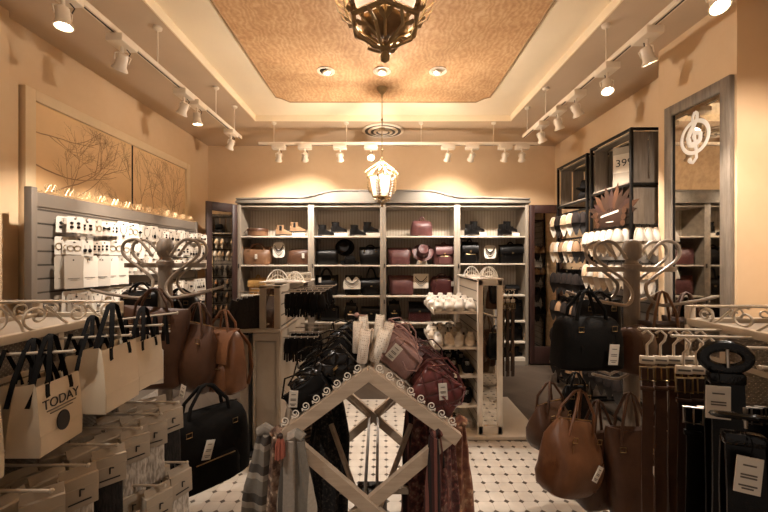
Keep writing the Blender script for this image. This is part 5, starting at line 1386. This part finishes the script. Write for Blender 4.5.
# ------------------------------------------------------------ foreground fixtures with arched scroll galleries
def fixture(sx, xf, yend, label):
    """sx -1 left, +1 right; xf face towards the aisle; runs from y=.25 to yend"""
    r = thing('mesh_gondola', label, 'display', (0,0,0), 0, 'wire mesh gondolas with scroll galleries')
    ya = .25; zt = 1.315; dpt = .34; xb = xf+sx*dpt
    for (x, y) in ((xf, yend), (xb, yend), (xf, ya), (xb, ya)):
        part('post', MB().box(x-.012,x+.012,y-.012,y+.012,0,1.375 if y == yend else zt,None,.002), 'palel', r)
    part('top_rail', MB().box(min(xf,xb)-.012,max(xf,xb)+.012,yend-.012,yend+.012,zt-.014,zt+.012,None,.002), 'palel', r)
    part('top_rail', MB().box(xf-.014,xf+.014,ya,yend,zt-.014,zt+.012,None,.002), 'palel', r)
    part('top_rail', MB().box(xb-.014,xb+.014,ya,yend,zt-.014,zt+.012,None,.002), 'palel', r)
    part('top_tray', MB().box(min(xf,xb)+.014,max(xf,xb)-.014,ya,yend-.012,zt-.012,zt-.004), 'greige', r)
    part('mesh_panel', MB().box(xf-.002,xf+.002,ya,yend-.012,.10,zt-.014), 'mesh', r)
    part('mesh_panel', MB().box(min(xf,xb)+.012,max(xf,xb)-.012,yend-.002,yend+.002,.10,zt-.014), 'mesh', r)
    part('back_panel', MB().box(xb-.006,xb+.006,ya,yend-.012,.1,zt-.014), 'greige', r)
    for z in (1.20, 1.0, .8, .55): part('cross_rail', MB().box(xf-.008,xf+.008,ya,yend-.012,z-.008,z+.008), 'palel', r)
    part('foot_board', MB().box(min(xf,xb)-.02,max(xf,xb)+.02,ya,yend,.0,.10,None,.005), 'greige', r)
    for y in (1.22, .98, .74, .5): part('mid_post', MB().box(xf-.010,xf+.010,y-.01,y+.01,.1,zt-.014), 'palel', r)
    def zarch(y): return 1.372+.075*math.sin(min(1, max(0, (yend-y)/.9))*PI*.5)
    for x in (xf, xb):
        g = MB(); g.tube([(x, yend-(yend-ya)*k/20, zarch(yend-(yend-ya)*k/20)) for k in range(21)], .0055, 6)
        y = yend-.02
        i = 0
        while y > ya+.2:
            stp = .13+.03*(i % 2); hh = zarch(y-stp/2)-zt
            c = (y-stp*.35, zt+hh*.5); rr = hh*.42
            g.tube([(x, c[0]+a*1.25, c[1]+b) for a, b in spiral(0,0,.008,rr,0 if i%2 else PI,(2.6*PI) if i%2 else 3.6*PI,26)], .004, 6)
            g.tube([(x, c[0]-rr, zt+.01),(x,c[0]-stp*.4,zt+hh*.35),(x,c[0]-stp*.75,zt+hh*.98)], .004, 6)
            y -= stp; i += 1
        part('scroll_gallery', g, 'palel', r)
    g = MB(); g.tube([(xf, yend, 1.372),(xb, yend, 1.372)], .0055, 6)
    for i in range(3):
        c = min(xf,xb)+dpt*(i+.5)/3; g.tube([(c+a*1.6, yend, 1.343+b) for a, b in spiral(0,0,.005,.022,0,2.5*PI,18)], .0035, 6)
    part('scroll_gallery', g, 'palel', r)
    return r
FLx, FRx = -1.10, 1.16
gL = fixture(-1, FLx, 1.50, 'left foreground wire mesh gondola hung with paper bags and boxed socks')
gR = fixture(1, FRx, 1.36, 'right foreground wire mesh gondola hung with belts')
def arm(parent, sx, x, y, z, L, dz=.02):
    part('display_arm', MB().tube([(x,y,z),(x-sx*L,y,z+dz)], .0042, 8).ball((x-sx*L,y,z+dz), .006, 8), 'palel', parent)

# paper carrier bags with black ribbon handles
def carrier_maker(w, h, d, printed_):
    def mk():
        r = thing('paper_bag', '', 'paper bag')
        b = MB()
        def rg(z, q, pin): return [(-w/2,-d/2*q,z),(w/2,-d/2*q,z),(w/2-pin,0,z),(w/2,d/2*q,z),(-w/2,d/2*q,z),(-w/2+pin,0,z)]
        b.loft([rg(0,1,.0), rg(h*.3,.97,.003), rg(h*.65,.82,.016), rg(h,.6,.026)], False)
        b.add([(-w/2*.98,-d/2,0.001),(w/2*.98,-d/2,0.001),(w/2*.98,d/2,0.001),(-w/2*.98,d/2,0.001)], [(0,3,2,1)])
        part('paper_body', b, 'paper', r)
        part('folded_band', MB().ribbon([(0,-d/2*.972-.0012,h*.30),(0,-d/2-.0012,h*.02)], (1,0,0), w*.99, .001), 'paper', r)
        for s in (-1, 1):
            y = s*d/2*.5; pts = [(-w*.26,y,h*.86),(-w*.20,y,h*1.05),(-w*.06,y*.3,h*1.0+.115),(0,0,h+.125),(w*.06,y*.3,h+.115),(w*.20,y,h*1.05),(w*.26,y,h*.86)]
            part('ribbon_handle', MB().ribbon(pts, (0,1,0) if False else (0,1,.0), .013, .002), 'ribbon', r)
        for s in (-1, 1):
            part('ribbon_end', MB().ribbon([(s*w*.26,-d/2*.62,h*.99),(s*w*.28,-d/2*.72,h*.84),(s*w*.27,-d/2*.74,h*.8)], (1,0,.1), .012, .002), 'ribbon', r)
        if printed_:
            mt = Matrix.Translation((.0,-d/2*.80-.0022,h*.70)) @ Matrix.Rotation(PI/2-.12, 4, 'X')
            lettering('printed_word', 'TODAY', .036, 'ink', r, mt)
            l = MB()
            for k_, ww in ((0,.34),(1,.26)): l.box(-w*ww, w*ww, -d/2*.86-.0025, -d/2*.86, h*.60-k_*.009, h*.60-k_*.009+.0022)
            part('printed_lines', l, 'grey_ink', r)
            part('printed_emblem', MB().lathe([(.022,-.001),(.022,.001)], 24, Matrix.Translation((.0,-d/2*.94-.0030,h*.38)) @ Matrix.Rotation(PI/2-.098,4,'X') @ Matrix.Scale(1.25,4,(0,1,0))), 'ink', r, 'black printed head emblem')
        return r
    return mk
cb = Stock(carrier_maker(.145, .185, .085, True)); cp = Stock(carrier_maker(.15, .18, .085, False))
spec = [(cb,.79,-.95,1.03,1,'cream paper bag with a black head emblem cut by the left picture edge'),(cb,1.01,-.945,1.03,1,'cream paper bag printed TODAY with a black head emblem'),(cp,1.22,-.93,1.06,1.12,'plain cream paper bag with a folded lower band'),
        (cp,1.41,-.95,1.06,1,'plain cream paper bag hung furthest back on the left gondola'),(cp,.83,-1.03,1.03,.95,'plain paper bag behind the cut one at the left edge'),(cp,1.05,-1.03,1.03,.95,'plain paper bag tucked behind the one printed TODAY'),(cp,1.25,-1.02,1.05,1,'plain paper bag tucked behind the folded one')]
for st, y, x, z, k_, lb in spec:
    st.put((x, y, z), (.04, .0, PI/2+.04+random.uniform(-.04,.04)), lb, 'cream paper bags on the left gondola', (k_,k_,k_))
for y, L in ((.80,.22),(1.0,.24),(1.21,.25),(1.40,.24)): arm(gL, -1, FLx, y, 1.282, L, .012)
# small white cards further back on the end
# boxed socks: white header box, striped or black knit hanging below
def boxed_maker(mat, hw=.085, hh_=.085):
    def mk():
        r = thing('boxed_sock', '', 'sock pack')
        part('header_box', MB().box(-hw/2,hw/2,-.02,.02,-hh_,0,None,.002), 'boxp', r)
        part('box_flap', MB().add([(-hw/2*.96,-.021,-hh_*.35),(hw/2*.96,-.021,-hh_*.35),(hw/2*.96,-.0,.022),(-hw/2*.96,-.0,.022),(-hw/2*.96,-.019,-hh_*.35),(hw/2*.96,-.019,-hh_*.35),(hw/2*.96,.002,.022),(-hw/2*.96,.002,.022)], [(0,1,2,3),(7,6,5,4),(0,4,5,1),(1,5,6,2),(2,6,7,3),(3,7,4,0)]), 'boxp', r)
        l = MB().box(-hw*.3,hw*.3,-.0228,-.0205,-hh_*.8,-hh_*.8+.003); l.tube([(0,-.022,-hh_*.38),(0,-.022,-hh_*.6)], .0022, 5).tube([(0,-.022,-hh_*.38),(.01,-.022,-hh_*.42)], .002, 5)
        part('box_print', l, 'ink', r)
        k_ = MB(); k_.loft([sring(0,0,z,hw/2*.84*s,.014,4,24) for z, s in ((-hh_+.003,1),(-hh_-.05,1.0),(-hh_-.10,1.02),(-hh_-.135,.96))]).wrinkle(.003, 20, 3)
        part('folded_sock', k_, mat, r)
        part('hang_tab', MB().box(-.012,.012,-.001,.001,0,.035), 'clear', r)
        return r
    return mk
bsL = Stock(boxed_maker('knit')); bsK = Stock(boxed_maker('knitb'))
gname = 'boxed socks on the left gondola'
n = 0
tn = ['upper','lower']
for ti, (z, ys) in enumerate(((.965,(1.44,1.33,1.22,1.11,1.0,.89,.78)),(.77,(1.36,1.22,1.08,.94,.80,.66)))):
    for j, y in enumerate(ys):
        for q in range(3):
            x = FLx+ (.25,.17,.09)[q] if ti == 0 else FLx+(.33,.24,.14)[q]
            st = bsK if (j+q+ti) % 3 == 0 else bsL
            st.put((x, y+random.uniform(-.01,.01), z+random.uniform(-.006,.006)-.015), (random.uniform(-.05,.05), 0, PI/2-.55+random.uniform(-.3,.3)), f'{"black" if st is bsK else "grey marl"} sock in white box, {tn[ti]} tier, {ordw[j]} from far end, {["outermost","middle","innermost"][q]}', gname)
        arm(gL, -1, FLx, y, z+.012, .28 if ti == 0 else .36, .0)
# big sock boxes at the far end (seen beside the paper bags)
for i, (px, py, Y, st, lb) in enumerate(((152,404,1.62,bsK,'black sock in a white box at the end of the gondola by the black duffel'),(128,432,1.36,bsL,'striped grey sock in a white box in front of the black one'),(100,436,1.25,bsL,'grey marl sock in a white box hung at the lower front'),(112,402,1.6,bsL,'grey sock box high at the gondola end'))):
    p = W(px, py, Y); st.put(p, (0,0,.75), lb, gname, (1.35,1.35,1.35))
    part('display_arm', MB().tube([(FLx,min(Y,1.48),p.z+.0),(p.x+.02,Y,p.z+.02)], .005, 6), 'pale', gL)
# small white cards with black bows at the back end, px 130-150
for i in range(6):
    p = W(126+i*5, 352+ (i%2)*6, 1.62); CK['bow'].put((p.x, p.y, p.z-.12), (0,0,.5), f'bow card hanging at the far end of the mesh gondola, {ordw[i]} from its post', 'bow cards at the gondola end', (1.2,1.2,1.6))
part('display_arm', MB().tube([(FLx-.1,1.5,1.225),(FLx-.06,1.62,1.22),(-1.05+.08,1.64,1.22)], .005, 6), 'pale', gL)
# black hair ribbons on a rod
arm(gL, -1, FLx, 1.47, 1.30, .26, .03)
for i in range(5):
    x = FLx+.05+i*.04
    r = thing('ribbon_tie', f'black velvet ribbon tie on the farthest left gondola arm, {ordw[i]} from mesh', 'ribbon', (x, 1.47, 1.303+i*.004), 0, 'black ribbon ties')
    part('tail', MB().ribbon([(0,-.012,-.10),(0,-.008,-.03),(0,0,.008),(0,.008,-.03),(.004,.014,-.12)], (1,0,0), .014, .002), 'ribbon', r)

for j, (y, z, L) in enumerate(((.80,1.287,.22),(1.0,1.287,.24),(1.21,1.287,.25))):
    for i in range(3):
        x = FLx+.05+i*.055
        r = thing('ribbon_tie', f'black ribbon loop on the {["nearest","second nearest","third nearest"][j]} left gondola arm, {ordw[i]} from mesh', 'ribbon', (x, y, z+.006+.0005*i), 0, 'black ribbon ties')
        part('tail', MB().ribbon([(0,-.05,-.14),(0,-.03,-.07),(0,0,.004),(0,.035,-.07),(.004,.055,-.15)], (1,0,0), .014, .002), 'ribbon', r)
# belts on the right gondola
for (y, z, L) in ((1.22,1.308,.29),(1.12,1.305,.26),(1.00,1.30,.24),(.86,1.285,.26),(.74,1.26,.24)): arm(gR, 1, FRx, y, z, L, .006)
for i in range(5):
    beltB.put((FRx-.265+i*.045, 1.22, 1.305), (0,0,-.35+.05*i), f'cognac belt on a white hanger, farthest right gondola arm, {ordw[i]} from aisle', 'brown belts')
for i in range(5):
    (beltD if i < 3 else beltK).put((FRx-.225+i*.04, 1.12, 1.302), (0,0,-.3), f'{"brown" if i < 3 else "black"} belt on a white hanger, next nearer arm, {ordw[i]} from the aisle', 'brown belts')
for i in range(6):
    beltK.put((FRx-.30+i*.04, 1.0, 1.26), (0,0,-.4), f'black belt hanging beside the brown ones, {ordw[i]} from the aisle', 'black belts')
for i in range(6):
    (beltT if i % 2 else beltD).put((FRx-.13+i*.022, .93-.0*i, 1.30), (0,0,-.6), f'thin {"tan" if i % 2 else "dark"} belt on a white hanger at the right edge, {ordw[i]} from the left', 'thin belts at the right edge')
# wide black waist belts with oval ring buckles
def obelt(loc, rz, label, tilt=0, tw=.06, s=1.0, ring_rx=0):
    r = thing('waist_belt', label, 'belt', loc, rz, 'wide black waist belts', None)
    r.scale = (s, s, s)
    ringb = MB(); n = 40; rings = []
    for k_ in range(n):
        a = 2*PI*k_/n; c, s_ = math.cos(a), math.sin(a)
        rings.append([(( .042+dx)*c, dy, (.026+dx)*s_) for dx, dy in [(.0125*math.cos(2*PI*q/8), .007*math.sin(2*PI*q/8)) for q in range(8)]])
    rings.append(rings[0]); ringb.loft(rings, False, Matrix.Rotation(ring_rx, 4, 'X'))
    part('oval_ring', ringb, 'patent', r)
    part('inner_pin', MB().tube([(0,-.006,.02),(0,-.009,-.02)], .003, 6), 'steel', r)
    part('leather_keeper', MB().box(-.034,.034,-.012,.012,-.058,-.032,None,.005), 'patent', r)
    st = MB(); st.ribbon([(0,-.004,-.05),(.0,-.012,-.15),(.002,-.010,-.30),(0,-.004,-.52)], (1,0,0), .062, .006); st.ribbon([(0,.014,-.05),(.0,.018,-.15),(.002,.016,-.30),(0,.012,-.5)], (1,0,0), .062, .006)
    part('wide_strap', st, 'black', r)
    price_tag(r, -.026 if s > 1.12 else .0, -.024, -.058 if s > 1.12 else -.07, tw*.75, .072, 0, .0, tilt)
    return r
obelt((.885,.93,1.295), -.28, 'black waist belt with an upright oval ring and large white tag', s=1.15)
obelt((.80,.80,1.20), -.35, 'black waist belt with the ring tipped flat, hung nearest at the right edge', .08, .055, 1.1, 1.25)
r = thing('leather_strap', 'curved black leather strap crossing in front at the right edge', 'strap', (.85,.78,1.17), 0)
part('strap', MB().ribbon([(-.05,-.03,.0),(-.02,-.05,.012),(.02,-.05,-.03),(.045,-.04,-.11),(.055,-.03,-.22)], (.6,.8,0), .02, .004), 'patent', r)
part('strap_buckle', MB().box(-.035,-.01,-.06,-.045,.0,.02,None,.003), 'steel', r)
# black lower belts mass behind: black clothes hanging lower tier
for i in range(6):
    beltK.put((FRx-.20+i*.034, .86, 1.0), (0,0,-.4), f'black belt in the lower tier of the right gondola, {ordw[i]} from the aisle', 'black belts of the lower tier')
